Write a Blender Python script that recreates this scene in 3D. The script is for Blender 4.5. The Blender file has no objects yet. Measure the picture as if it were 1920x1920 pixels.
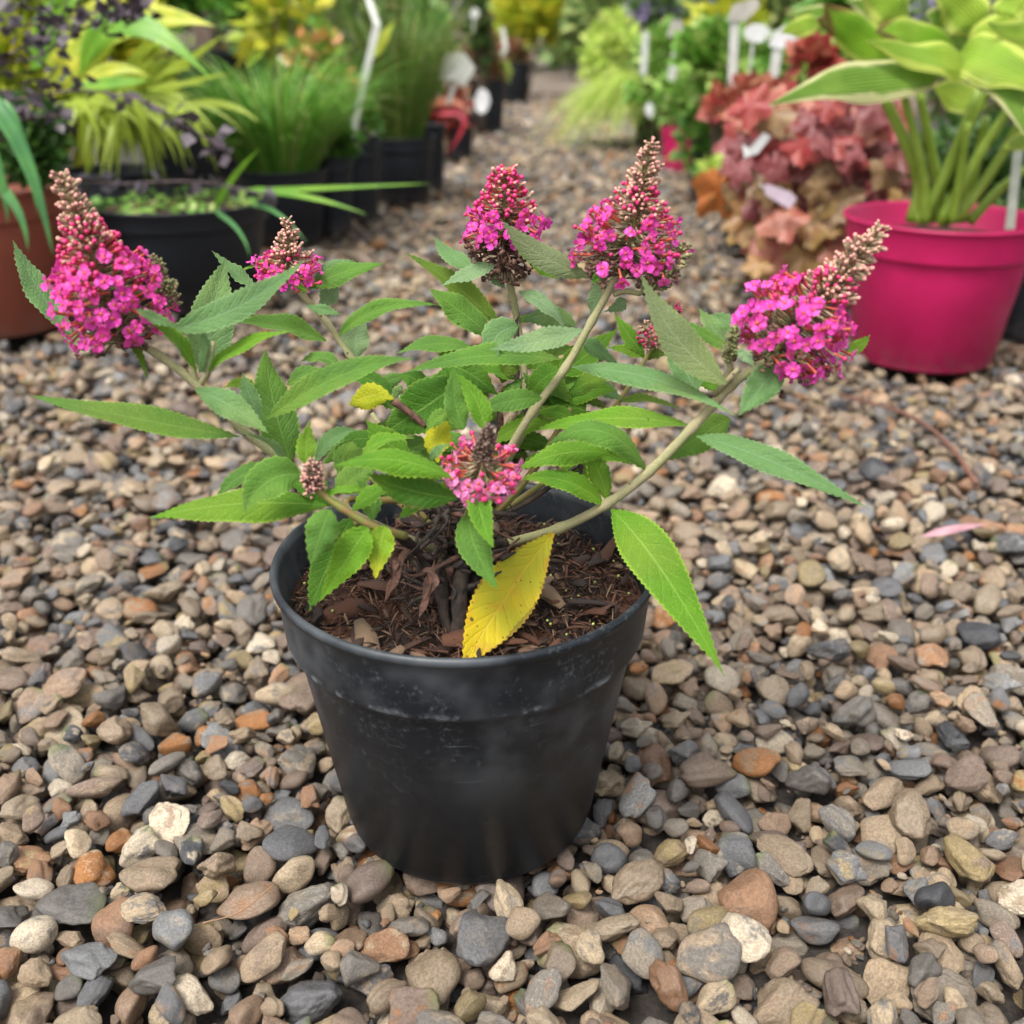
import bpy, math, random
import numpy as np
from mathutils import Vector, Matrix, Euler

# ------------------------------------------------------------------ camera, world, sun, exposure
S = bpy.context.scene
COL = S.collection
CAM_H, PITCH, FPX = 0.469, math.radians(25.4), 1920.0
cam_data = bpy.data.cameras.new('camera')
cam = bpy.data.objects.new('camera', cam_data); COL.objects.link(cam)
cam.location = (0, 0, CAM_H); cam.rotation_euler = (math.pi/2-PITCH, 0, 0)
cam_data.sensor_width = 36; cam_data.lens = 36.0; cam_data.clip_start = 0.02; cam_data.clip_end = 300
cam_data.dof.use_dof = True; cam_data.dof.focus_distance = 0.60; cam_data.dof.aperture_fstop = 6.0
S.camera = cam
W = bpy.data.worlds.new('World'); S.world = W; W.use_nodes = True
SUN_EL, SUN_AZ = math.radians(62), math.radians(215)
wn = W.node_tree.nodes; wl = W.node_tree.links
sky = wn.new('ShaderNodeTexSky'); sky.sky_type = 'NISHITA'; sky.sun_disc = False
sky.sun_elevation = SUN_EL; sky.sun_rotation = SUN_AZ; sky.air_density = 1.0; sky.dust_density = 4.0; sky.ozone_density = 0.6
hs = wn.new('ShaderNodeHueSaturation'); hs.inputs['Saturation'].default_value = 0.25
wl.new(sky.outputs[0], hs.inputs['Color']); wl.new(hs.outputs[0], wn['Background'].inputs['Color'])
wn['Background'].inputs['Strength'].default_value = 0.15
sun_d = bpy.data.lights.new('sun', 'SUN'); sun_d.energy = 1.9; sun_d.angle = math.radians(20); sun_d.color = (1.0, 0.97, 0.92)
sun = bpy.data.objects.new('sun', sun_d); COL.objects.link(sun)
sd = Vector((math.sin(SUN_AZ)*math.cos(SUN_EL), math.cos(SUN_AZ)*math.cos(SUN_EL), math.sin(SUN_EL)))
sun.rotation_euler = sd.to_track_quat('Z', 'Y').to_euler()
S.view_settings.view_transform = 'Standard'; S.view_settings.look = 'None'
S.view_settings.gamma = 1; S.view_settings.exposure = 1.0
try: S.view_settings.use_curve_mapping = False
except Exception: pass
S.cycles.use_denoising = True; S.cycles.max_bounces = 8; S.cycles.diffuse_bounces = 4; S.cycles.transmission_bounces = 4

rnd = random.Random(7)
rng = np.random.default_rng(7)
PI = math.pi
FWD = Vector((0, math.cos(PITCH), -math.sin(PITCH))); UP = Vector((0, math.sin(PITCH), math.cos(PITCH)))
CAMP = Vector((0, 0, CAM_H))
def ray(px, py): return FWD + Vector(((px-960)/FPX, 0, 0)) - UP*((py-960)/FPX)
def at(px, py, Y):
    d = ray(px, py); return CAMP + d*(Y/d.y)
def ground_pt(px, py):
    d = ray(px, py); return CAMP + d*(-CAM_H/d.z)
def depth(p): return (p-CAMP).dot(FWD)

# ------------------------------------------------------------------ object helpers
def link(o, parent=None):
    COL.objects.link(o)
    if parent is not None: o.parent = parent
    return o
def thing(name, label, cat, loc=(0, 0, 0), group=None):
    o = bpy.data.objects.new(name, None); o.empty_display_size = .02; COL.objects.link(o)
    o.location = loc; o['label'] = label; o['category'] = cat
    if group: o['group'] = group
    return o
def build(name, verts, faces, mats, parent=None, mi=None, smooth=True, uv=None, rv=None, world=True, label=None, kind=None):
    """one mesh object; verts in world space are moved into the parent's frame"""
    me = bpy.data.meshes.new(name)
    v = np.asarray(verts, dtype=float).reshape(-1, 3)
    if parent is not None and world:
        off = Vector(parent.location)
        pp = parent.parent
        while pp is not None: off += Vector(pp.location); pp = pp.parent
        v = v - np.array(off)
    if isinstance(faces, np.ndarray):
        n, k = faces.shape
        me.vertices.add(len(v)); me.vertices.foreach_set('co', v.ravel())
        me.loops.add(n*k); me.loops.foreach_set('vertex_index', faces.ravel().astype(np.int32))
        me.polygons.add(n); me.polygons.foreach_set('loop_start', np.arange(0, n*k, k, dtype=np.int32))
        me.update(calc_edges=True)
    else:
        me.from_pydata(v.tolist(), [], faces); me.update()
    for m in (mats if isinstance(mats, (list, tuple)) else [mats]): me.materials.append(m)
    if mi is not None: me.polygons.foreach_set('material_index', np.asarray(mi, dtype=np.int32))
    if smooth: me.polygons.foreach_set('use_smooth', np.ones(len(me.polygons), dtype=bool))
    if uv is not None:
        l = me.uv_layers.new(name='UVMap'); idx = np.zeros(len(me.loops), dtype=np.int32)
        me.loops.foreach_get('vertex_index', idx); l.data.foreach_set('uv', np.asarray(uv, dtype=float)[idx].ravel())
    if rv is not None:
        a = me.attributes.new('rnd', 'FLOAT', 'POINT'); a.data.foreach_set('value', np.asarray(rv, dtype=np.float32))
    o = bpy.data.objects.new(name, me); link(o, parent)
    if label: o['label'] = label
    if kind: o['kind'] = kind
    return o

class Bag:
    """collects template copies (verts, faces, material index) for one mesh"""
    def __init__(s): s.v, s.f, s.m, s.r, s.n = [], [], [], [], 0
    def add(s, tpl, M=None, r=0.5):
        V, F, mi = tpl
        A = np.asarray(V, float)
        if M is not None:
            R = np.array(M.to_3x3()); A = A@R.T + np.array(M.translation)
        s.v.append(A); s.f += [tuple(i+s.n for i in f) for f in F]; s.m += mi; s.r.append(np.full(len(A), r)); s.n += len(A)
    def build(s, name, mats, parent=None, **k):
        if not s.v: return None
        return build(name, np.concatenate(s.v), s.f, mats, parent, mi=s.m, rv=np.concatenate(s.r), **k)

def lathe(prof, seg, mi=0, cap=True):
    V, F = [], []
    for r, z in prof:
        for i in range(seg):
            a = 2*PI*i/seg; V.append((r*math.cos(a), r*math.sin(a), z))
    for j in range(len(prof)-1):
        for i in range(seg):
            a, b = j*seg+i, j*seg+(i+1) % seg
            F.append((a, b, b+seg, a+seg))
    if cap:
        F.append(tuple(reversed(range(seg)))); F.append(tuple(range((len(prof)-1)*seg, len(prof)*seg)))
    return V, F, [mi]*len(F)

def frame(z, x=None):
    z = Vector(z).normalized()
    x = Vector(x) if x is not None else Vector((0.31, 0.2, 1))
    x = x - z*x.dot(z)
    if x.length < 1e-5: x = Vector((1, 0, 0)) - z*z.x
    x.normalize(); y = z.cross(x)
    return Matrix((x, y, z)).transposed()
def orient(p, z, s=1.0, twist=0.0):
    M = (frame(z) @ Matrix.Rotation(twist, 3, 'Z')) * s if not isinstance(s, (tuple, list)) else frame(z) @ Matrix.Rotation(twist, 3, 'Z') @ Matrix.Diagonal(s)
    M = M.to_4x4(); M.translation = Vector(p); return M

def catmull(P, n):
    P = [Vector(p) for p in P]; Q = [2*P[0]-P[1]]+P+[2*P[-1]-P[-2]]; out = []
    for i in range(1, len(Q)-2):
        for k in range(n):
            t = k/n
            out.append(0.5*((2*Q[i])+(Q[i+1]-Q[i-1])*t+(2*Q[i-1]-5*Q[i]+4*Q[i+1]-Q[i+2])*t*t+(3*Q[i]-Q[i-1]-3*Q[i+1]+Q[i+2])*t**3))
    out.append(P[-1]); return out
def tube(pts, r0, r1, seg=8, nodes=None, rough=0.0, mi=0, sub=6):
    P = catmull(pts, sub) if len(pts) > 2 else [Vector(pts[0]), (Vector(pts[0])+Vector(pts[1]))/2, Vector(pts[1])]
    V, F = [], []; n = len(P); x = None
    for i, p in enumerate(P):
        T = (P[min(i+1, n-1)]-P[max(i-1, 0)]).normalized()
        M = frame(T, x); x = M.col[0]
        t = i/(n-1); r = r0+(r1-r0)*t
        if nodes and any(abs(t-q) < 0.5/(n-1) for q in nodes): r *= 1.25
        for k in range(seg):
            a = 2*PI*k/seg; rr = r*(1+rough*rnd.uniform(-1, 1))
            V.append(tuple(p+(M.col[0]*math.cos(a)+M.col[1]*math.sin(a))*rr))
    for i in range(n-1):
        for k in range(seg):
            a, b = i*seg+k, i*seg+(k+1) % seg
            F.append((a, b, b+seg, a+seg))
    F.append(tuple(reversed(range(seg)))); F.append(tuple(range((n-1)*seg, n*seg)))
    return V, F, [mi]*len(F)

# ------------------------------------------------------------------ materials
class NT:
    def __init__(s, name):
        s.m = bpy.data.materials.new(name); s.m.use_nodes = True; s.t = s.m.node_tree
        s.b = s.t.nodes['Principled BSDF']; s.out = s.t.nodes['Material Output']
    def n(s, typ, **k):
        nd = s.t.nodes.new('ShaderNode'+typ)
        for a, v in k.items(): setattr(nd, a, v)
        return nd
    def l(s, a, b): s.t.links.new(a, b)
    def val(s, x, sock):
        if hasattr(x, 'is_linked') or isinstance(x, bpy.types.NodeSocket): s.l(x, sock)
        else: sock.default_value = x
    def math(s, op, a, b=0.0, c=None, clamp=False):
        nd = s.n('Math', operation=op, use_clamp=clamp); s.val(a, nd.inputs[0]); s.val(b, nd.inputs[1])
        if c is not None: s.val(c, nd.inputs[2])
        return nd.outputs[0]
    def mix(s, f, a, b, blend='MIX'):
        nd = s.n('Mix', data_type='RGBA', blend_type=blend); s.val(f, nd.inputs[0])
        s.val(a if not isinstance(a, tuple) else (*a, 1), nd.inputs[6]); s.val(b if not isinstance(b, tuple) else (*b, 1), nd.inputs[7])
        return nd.outputs[2]
    def ramp(s, f, stops, interp='LINEAR'):
        nd = s.n('ValToRGB'); cr = nd.color_ramp; cr.interpolation = interp
        while len(cr.elements) > 1: cr.elements.remove(cr.elements[-1])
        cr.elements[0].position = stops[0][0]; cr.elements[0].color = (*stops[0][1], 1)
        for p, c in stops[1:]:
            e = cr.elements.new(p); e.color = (*c, 1)
        s.val(f, nd.inputs[0]); return nd.outputs[0]
    def noise(s, vec, scale, detail=3, rough=.5, w=None):
        nd = s.n('TexNoise', noise_dimensions='4D' if w is not None else '3D')
        if vec is not None: s.l(vec, nd.inputs['Vector'])
        nd.inputs['Scale'].default_value = scale; nd.inputs['Detail'].default_value = detail; nd.inputs['Roughness'].default_value = rough
        if w is not None: s.val(w, nd.inputs['W'])
        return nd.outputs[0]
    def sstep(s, x, a, b):
        nd = s.n('MapRange', interpolation_type='SMOOTHSTEP'); s.val(x, nd.inputs[0])
        nd.inputs[1].default_value = a; nd.inputs[2].default_value = b; return nd.outputs[0]
    def bump(s, h, strength, dist=0.001):
        nd = s.n('Bump'); nd.inputs['Strength'].default_value = strength; nd.inputs['Distance'].default_value = dist
        s.l(h, nd.inputs['Height']); s.l(nd.outputs[0], s.b.inputs['Normal']); return nd.outputs[0]
    def base(s, c): s.val(c if not isinstance(c, tuple) else (*c, 1), s.b.inputs['Base Color'])
    def rough(s, r): s.val(r, s.b.inputs['Roughness'])
    def translucent(s, col, f=0.3, nrm=None):
        tr = s.n('BsdfTranslucent'); s.val(col if not isinstance(col, tuple) else (*col, 1), tr.inputs[0])
        if nrm is not None: s.l(nrm, tr.inputs['Normal'])
        mx = s.n('MixShader'); mx.inputs[0].default_value = f
        s.l(s.b.outputs[0], mx.inputs[1]); s.l(tr.outputs[0], mx.inputs[2]); s.l(mx.outputs[0], s.out.inputs[0])

def simple(name, col, rough=.6, var=.15, scale=40, spec=.5, transl=0, col2=None, bump=0.0):
    t = NT(name); tc = t.n('TexCoord').outputs['Object']
    nz = t.noise(tc, scale, 4)
    c2 = col2 or tuple(c*(1-var*1.6) for c in col)
    c = t.mix(t.sstep(nz, .35, .65), col, c2); t.base(c); t.rough(rough)
    t.b.inputs['Specular IOR Level'].default_value = spec
    if bump: t.bump(nz, bump)
    if transl: t.translucent(c, transl)
    return t.m

def rand_mat(name, stops, rough=.5, transl=.3, veins=False, spec=.4):
    """leaf colours chosen by the per-leaf 'rnd' attribute"""
    t = NT(name); a = t.n('Attribute', attribute_name='rnd').outputs['Fac']
    c = t.ramp(a, stops)
    nz = t.noise(t.n('TexCoord').outputs['Object'], 60, 2)
    c = t.mix(t.math('MULTIPLY', nz, .4), c, t.mix(1.0, c, (.5, .6, .4), 'MULTIPLY'))
    t.base(c); t.rough(rough); t.b.inputs['Specular IOR Level'].default_value = spec
    if transl: t.translucent(c, transl)
    return t.m

def leaf_mat(name, base, base2, edge, back, felt=0.0, spots=.5, vein=(.2, .35, .06), transl=.36, veinf=.5, tip=None, netk=1.0):
    t = NT(name); uv = t.n('UVMap').outputs[0]
    sp = t.n('SeparateXYZ'); t.l(uv, sp.inputs[0]); u, v = sp.outputs[0], sp.outputs[1]
    oi = t.n('ObjectInfo').outputs['Random']
    au = t.math('ABSOLUTE', t.math('SUBTRACT', t.math('MULTIPLY', u, 2), 1))
    tc = t.n('TexCoord').outputs['Object']; w = t.math('MULTIPLY', oi, 37.0)
    big = t.noise(tc, 30, 3, w=w); fine = t.noise(tc, 2200, 3, .6, w=w)
    # side veins: chevrons off the midrib, wobbling
    ph = t.math('ADD', t.math('SUBTRACT', t.math('MULTIPLY', v, 11.0), t.math('MULTIPLY', t.math('POWER', au, .8), 1.8)), t.math('MULTIPLY', big, 2.2))
    saw = t.math('ABSOLUTE', t.math('SUBTRACT', t.math('FRACT', ph), .5))          # 0 at vein
    side = t.math('MULTIPLY', t.math('SUBTRACT', 1.0, t.sstep(saw, .0, .075)), t.math('ADD', .45, t.math('MULTIPLY', big, .9)))
    rib = t.math('SUBTRACT', 1.0, t.sstep(au, .015, .07))
    vo = t.n('TexVoronoi', feature='DISTANCE_TO_EDGE'); t.l(tc, vo.inputs['Vector']); vo.inputs['Scale'].default_value = 620
    net = t.sstep(vo.outputs[0], 0, .25)
    veins = t.math('MAXIMUM', t.math('MULTIPLY', side, .55), rib)
    c = t.mix(t.sstep(big, .35, .7), base, base2)
    c = t.mix(t.math('MULTIPLY', oi, .6), c, t.mix(1.0, c, (.66, .78, .55), 'MULTIPLY'))
    c = t.mix(t.math('MULTIPLY', t.sstep(t.noise(tc, 18, 2, w=w), .50, .68), .30), c, (.26, .34, .03))
    if tip: c = t.mix(t.math('MULTIPLY', t.sstep(v, .45, 1.05), .8), c, tip)
    c = t.mix(t.math('MULTIPLY', t.math('SUBTRACT', 1.0, net), .35*netk), c, t.mix(1.0, c, (.45, .55, .4), 'MULTIPLY'))
    c = t.mix(t.math('MULTIPLY', veins, veinf), c, vein)
    if felt: c = t.mix(t.math('MULTIPLY', t.math('ADD', .35, t.math('MULTIPLY', t.sstep(fine, .35, .65), .5)), felt), c, (.36, .46, .28))
    c = t.mix(t.math('MULTIPLY', t.sstep(au, .86, .99), .7), c, edge)
    if spots:
        c = t.mix(t.math('MULTIPLY', t.math('GREATER_THAN', t.math('ADD', au, t.math('MULTIPLY', big, .8)), 1.52-.12*spots), .6), c, (.10, .055, .02))
        off = t.n('VectorMath', operation='ADD'); t.l(tc, off.inputs[0]); t.l(w, off.inputs[1]); vs = t.n('TexVoronoi'); t.l(off.outputs[0], vs.inputs['Vector']); vs.inputs['Scale'].default_value = 115
        cellr = t.n('SeparateColor'); t.l(vs.outputs['Color'], cellr.inputs[0])
        rad = t.math('MULTIPLY', t.math('SUBTRACT', cellr.outputs[0], 1-.42*spots), .42)
        if spots > 1:
            v2 = t.n('TexVoronoi'); t.l(off.outputs[0], v2.inputs['Vector']); v2.inputs['Scale'].default_value = 380; c2s = t.n('SeparateColor'); t.l(v2.outputs['Color'], c2s.inputs[0])
            c = t.mix(t.math('MULTIPLY', t.math('MULTIPLY', t.math('GREATER_THAN', c2s.outputs[0], .80), t.math('LESS_THAN', v2.outputs['Distance'], t.math('MULTIPLY', c2s.outputs[1], .32))), .8), c, (.09, .045, .015))
            c = t.mix(t.math('MULTIPLY', t.sstep(t.noise(tc, 70, 3), .52, .68), .45), c, (.42, .20, .02))
        sm = t.math('MULTIPLY', t.math('GREATER_THAN', t.math('ADD', rad, t.math('MULTIPLY', t.math('SUBTRACT', t.noise(tc, 500, 3), .5), .30)), vs.outputs['Distance']), t.math('GREATER_THAN', rad, 0.01))
        c = t.mix(t.math('MULTIPLY', sm, .85), c, (.035, .022, .015))
    bk = t.mix(t.math('MULTIPLY', veins, .35), back, tuple(min(1, x*1.5) for x in back))
    geo = t.n('NewGeometry').outputs['Backfacing']
    c2 = t.mix(geo, c, bk)
    t.base(c2); t.rough(.6); t.b.inputs['Specular IOR Level'].default_value = .22
    t.b.inputs['Sheen Weight'].default_value = .03+.12*felt
    h = t.math('ADD', t.math('MULTIPLY', t.math('SUBTRACT', 1.0, t.math('MAXIMUM', t.math('SUBTRACT', 1.0, t.sstep(saw, .0, .22)), rib)), .7), t.math('ADD', t.math('MULTIPLY', net, .6*netk), t.math('MULTIPLY', fine, .25)))
    nb = t.bump(h, .5, .0008)
    t.translucent(t.mix(.5, c, edge), transl)
    return t.m

M_LEAF = {
 'green': leaf_mat('leaf_mid_green', (.105, .255, .014), (.060, .175, .012), (.24, .40, .07), (.22, .29, .13), felt=.12, spots=.55),
 'bright': leaf_mat('leaf_bright_green', (.140, .320, .010), (.080, .225, .010), (.33, .50, .05), (.26, .36, .12), felt=.04, spots=.6, vein=(.28, .45, .08)),
 'dark': leaf_mat('leaf_deep_green', (.070, .19, .012), (.050, .145, .012), (.17, .30, .05), (.20, .25, .09), spots=.7),
 'grey': leaf_mat('leaf_felted_grey_green', (.085, .240, .040), (.060, .185, .028), (.27, .40, .17), (.33, .38, .25), felt=.34, spots=.25, vein=(.20, .33, .18)),
 'pale': leaf_mat('leaf_pale_grey', (.15, .29, .11), (.11, .25, .08), (.32, .42, .22), (.36, .40, .28), felt=.5, spots=0, vein=(.28, .40, .26)),
 'sage': leaf_mat('leaf_sage_underside', (.23, .26, .12), (.19, .23, .10), (.24, .34, .10), (.08, .18, .05), felt=.25, spots=.1, vein=(.33, .35, .18), veinf=.6),
 'lime': leaf_mat('leaf_lime', (.27, .42, .03), (.20, .38, .02), (.50, .58, .04), (.35, .42, .1), spots=.6, vein=(.4, .5, .1), tip=(.62, .58, .03)),
 'yellow': leaf_mat('leaf_autumn_yellow', (.66, .42, .010), (.46, .40, .018), (.70, .45, .02), (.6, .45, .05), spots=1.15, vein=(.52, .38, .03), veinf=.8, transl=.22, netk=.15),
 'yelgreen': leaf_mat('leaf_turning_yellow', (.58, .50, .02), (.36, .44, .02), (.55, .48, .03), (.6, .5, .08), spots=.5, vein=(.5, .5, .08)),
 'olive': leaf_mat('leaf_olive', (.11, .20, .02), (.10, .14, .02), (.2, .3, .05), (.25, .26, .08), spots=.8),
}
def stem_mat():
    t = NT('stem_felted'); tc = t.n('TexCoord').outputs['Object']
    n1 = t.noise(tc, 50, 3); n2 = t.noise(tc, 1200, 3, .7)
    c = t.mix(t.sstep(n1, .35, .65), (.22, .22, .085), (.30, .25, .13)); c = t.mix(t.math('MULTIPLY', t.sstep(n2, .4, .7), .5), c, (.42, .40, .28))
    vs = t.n('TexVoronoi'); t.l(tc, vs.inputs['Vector']); vs.inputs['Scale'].default_value = 130
    c = t.mix(t.math('LESS_THAN', vs.outputs['Distance'], .10), c, (.09, .06, .03))
    t.base(c); t.rough(.8); t.bump(n2, .5, .0006); return t.m
M_STEM = stem_mat()
M_STEM2 = simple('stem_olive', (.20, .21, .05), .7, scale=200, col2=(.26, .17, .06), bump=.3)
M_DEAD = simple('dead_black_stem', (.018, .013, .011), .75, scale=300, col2=(.05, .033, .025), bump=.6)
M_WOODY = simple('woody_bark', (.045, .028, .019), .85, scale=220, col2=(.012, .009, .007), bump=.9)
M_WITHER = simple('withered_brown', (.15, .070, .045), .8, scale=400, col2=(.06, .030, .022))

def petal_mat(name, c1, c2, c3, eye=(.62, .05, .02)):
    t = NT(name); oi = t.n('ObjectInfo').outputs['Random']; tc = t.n('TexCoord').outputs['Object']
    c = t.ramp(oi, [(0, c1), (.5, c2), (1, c3)])
    nz = t.noise(tc, 500, 3); c = t.mix(t.math('MULTIPLY', t.sstep(nz, .4, .7), .35), c, tuple(min(1, x*1.25+.05) for x in c1))
    ln = t.n('VectorMath', operation='LENGTH'); t.l(tc, ln.inputs[0])
    rad = ln.outputs['Value']
    c = t.mix(t.math('MULTIPLY', t.sstep(rad, .0015, .0007), .9), c, eye)
    t.base(c); t.rough(.5); t.b.inputs['Sheen Weight'].default_value = .2; t.bump(nz, .3, .0004)
    t.translucent(c, .35); return t.m
M_PETAL = petal_mat('petal_magenta', (.74, .030, .33), (.80, .075, .45), (.62, .024, .38))
M_PETALP = petal_mat('petal_pale_pink', (.74, .16, .42), (.78, .24, .48), (.68, .09, .36), eye=(.7, .2, .12))
M_TUBE = simple('corolla_tube_coral', (.50, .07, .045), .55, scale=500, col2=(.62, .16, .10), transl=.25)
M_BUDHOT = simple('bud_hot_pink', (.60, .012, .13), .45, scale=600, col2=(.66, .05, .20), transl=.15)
M_BUDPINK = simple('bud_pale_pink', (.76, .34, .32), .55, scale=600, col2=(.62, .38, .25), transl=.15)
M_CALYX = simple('calyx_tan', (.42, .33, .19), .75, scale=500, col2=(.20, .13, .09), bump=.4)
M_CALYXG = simple('calyx_green', (.22, .24, .09), .75, scale=700, col2=(.12, .12, .05), bump=.4)
M_CALYXD = simple('calyx_purple_brown', (.10, .060, .050), .75, scale=700, col2=(.20, .13, .09), bump=.4)

# ------------------------------------------------------------------ ground and gravel
POT = Vector((-0.028, 0.54, 0))
PEB_STOPS = [(.0, (.25, .195, .135)), (.11, (.21, .185, .152)), (.20, (.33, .255, .175)), (.30, (.125, .130, .140)), (.39, (.225, .165, .122)), (.47, (.37, .30, .21)),
             (.55, (.155, .145, .132)), (.63, (.265, .150, .085)), (.68, (.175, .13, .105)), (.75, (.26, .205, .105)), (.79, (.31, .215, .145)), (.84, (.055, .058, .066)), (.88, (.48, .42, .33)),
             (.93, (.19, .20, .21)), (.97, (.28, .125, .04))]
def pebble_mat():
    t = NT('pebble_stone'); oi = t.n('ObjectInfo').outputs['Random']; tc = t.n('TexCoord').outputs['Object']
    w = t.math('MULTIPLY', oi, 91.0)
    r2 = t.math('FRACT', t.math('MULTIPLY', oi, 17.31)); r3 = t.math('FRACT', t.math('MULTIPLY', oi, 71.7))
    c1 = t.ramp(oi, PEB_STOPS, 'CONSTANT'); c2 = t.ramp(r2, PEB_STOPS, 'CONSTANT')
    n1 = t.noise(tc, 1.1, 4, .6, w=w); n2 = t.noise(tc, 9, 5, .65, w=w); n3 = t.noise(tc, 38, 3, .7, w=w)
    f = t.math('MULTIPLY', t.sstep(n1, .5, .62), t.math('MULTIPLY', t.sstep(r3, .25, .6), .85))
    c = t.mix(f, c1, c2)
    c = t.mix(t.math('MULTIPLY', t.sstep(n2, .40, .60), .7), c, t.mix(1.0, c, (.50, .47, .46), 'MULTIPLY'))
    c = t.mix(t.math('MULTIPLY', t.sstep(n3, .5, .66), .6), c, t.mix(1.0, c, (1.75, 1.7, 1.6), 'MULTIPLY'))
    vb = t.n('TexVoronoi', feature='DISTANCE_TO_EDGE', voronoi_dimensions='4D'); t.l(tc, vb.inputs['Vector']); vb.inputs['Scale'].default_value = 1.3; t.l(w, vb.inputs['W'])
    band = t.math('MULTIPLY', t.math('SUBTRACT', 1.0, t.sstep(t.math('ADD', vb.outputs[0], t.math('MULTIPLY', n2, .12)), .04, .09)), t.math('GREATER_THAN', r3, .88))
    c = t.mix(t.math('MULTIPLY', band, .4), c, (.48, .42, .34))
    # algae on the lower flanks of some stones
    sx = t.n('SeparateXYZ'); t.l(tc, sx.inputs[0])
    alg = t.math('MULTIPLY', t.sstep(t.math('ADD', sx.outputs[0], n1), .9, 1.5), t.math('GREATER_THAN', r2, .8))
    c = t.mix(t.math('MULTIPLY', alg, .6), c, (.10, .13, .03))
    vs = t.mix(r3, (.56, .545, .53), (1.32, 1.27, 1.18)); c = t.mix(1.0, c, vs, 'MULTIPLY')
    t.base(c)
    t.rough(t.math('ADD', .20, t.math('MULTIPLY', n2, .50)))
    t.b.inputs['Specular IOR Level'].default_value = .55
    t.bump(t.math('MULTIPLY', t.math('ADD', t.math('MULTIPLY', n2, 1.0), t.math('MULTIPLY', n3, .6)), t.math('ADD', .35, t.math('MULTIPLY', r3, 1.1))), .6, .0022)
    return t.m
M_PEB = pebble_mat()
def soil_mat():
    t = NT('ground_soil_and_fines'); tc = t.n('TexCoord').outputs['Object']
    vo = t.n('TexVoronoi'); t.l(tc, vo.inputs['Vector']); vo.inputs['Scale'].default_value = 62; vo.inputs['Randomness'].default_value = 1
    ve = t.n('TexVoronoi', feature='DISTANCE_TO_EDGE'); t.l(tc, ve.inputs['Vector']); ve.inputs['Scale'].default_value = 62
    sc = t.n('SeparateColor'); t.l(vo.outputs['Color'], sc.inputs[0])
    stones = t.ramp(sc.outputs[0], PEB_STOPS, 'CONSTANT')
    stones = t.mix(t.sstep(ve.outputs[0], .0, .16), (.05, .045, .04), stones)
    big = t.noise(tc, 1.2, 4); stones = t.mix(t.math('ADD', .30, t.math('MULTIPLY', t.sstep(big, .3, .7), .3)), stones, (.34, .275, .215))
    n = t.noise(tc, 260, 6, .8); dirt = t.mix(t.sstep(n, .35, .7), (.013, .010, .008), (.050, .038, .030))
    sx = t.n('SeparateXYZ'); t.l(tc, sx.inputs[0])
    far = t.sstep(sx.outputs[1], 6.5, 8.5)
    c = t.mix(far, dirt, t.mix(1.0, stones, (.66, .63, .61), 'MULTIPLY')); t.base(c); t.rough(.8)
    h = t.math('ADD', t.math('MULTIPLY', n, .3), t.math('MULTIPLY', far, t.sstep(ve.outputs[0], 0, .35)))
    t.bump(h, .8, .006); return t.m
gx = np.concatenate([[-60, -20, -8], np.linspace(-3, 3, 61), [8, 20, 60]]); gy = np.concatenate([[-20, -4], np.linspace(-.5, 9.5, 130), [11, 13, 15, 30, 60, 120]])
GX, GY = np.meshgrid(gx, gy)
GZ = -0.034 + 0.006*np.sin(GX*3.1+GY*2.2)*np.sin(GY*4.0-GX) * (np.abs(GX) < 3) + 0.03*np.clip((GY-7.4)/1.4, 0, 1)
gv = np.stack([GX, GY, GZ], -1).reshape(-1, 3); nx, ny = len(gx), len(gy)
ii = np.arange(nx-1)[None, :]+np.arange(ny-1)[:, None]*nx; ii = ii.ravel()
ground = build('ground', gv, np.stack([ii, ii+1, ii+nx+1, ii+nx], 1), soil_mat())
ground['kind'] = 'structure'

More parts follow.
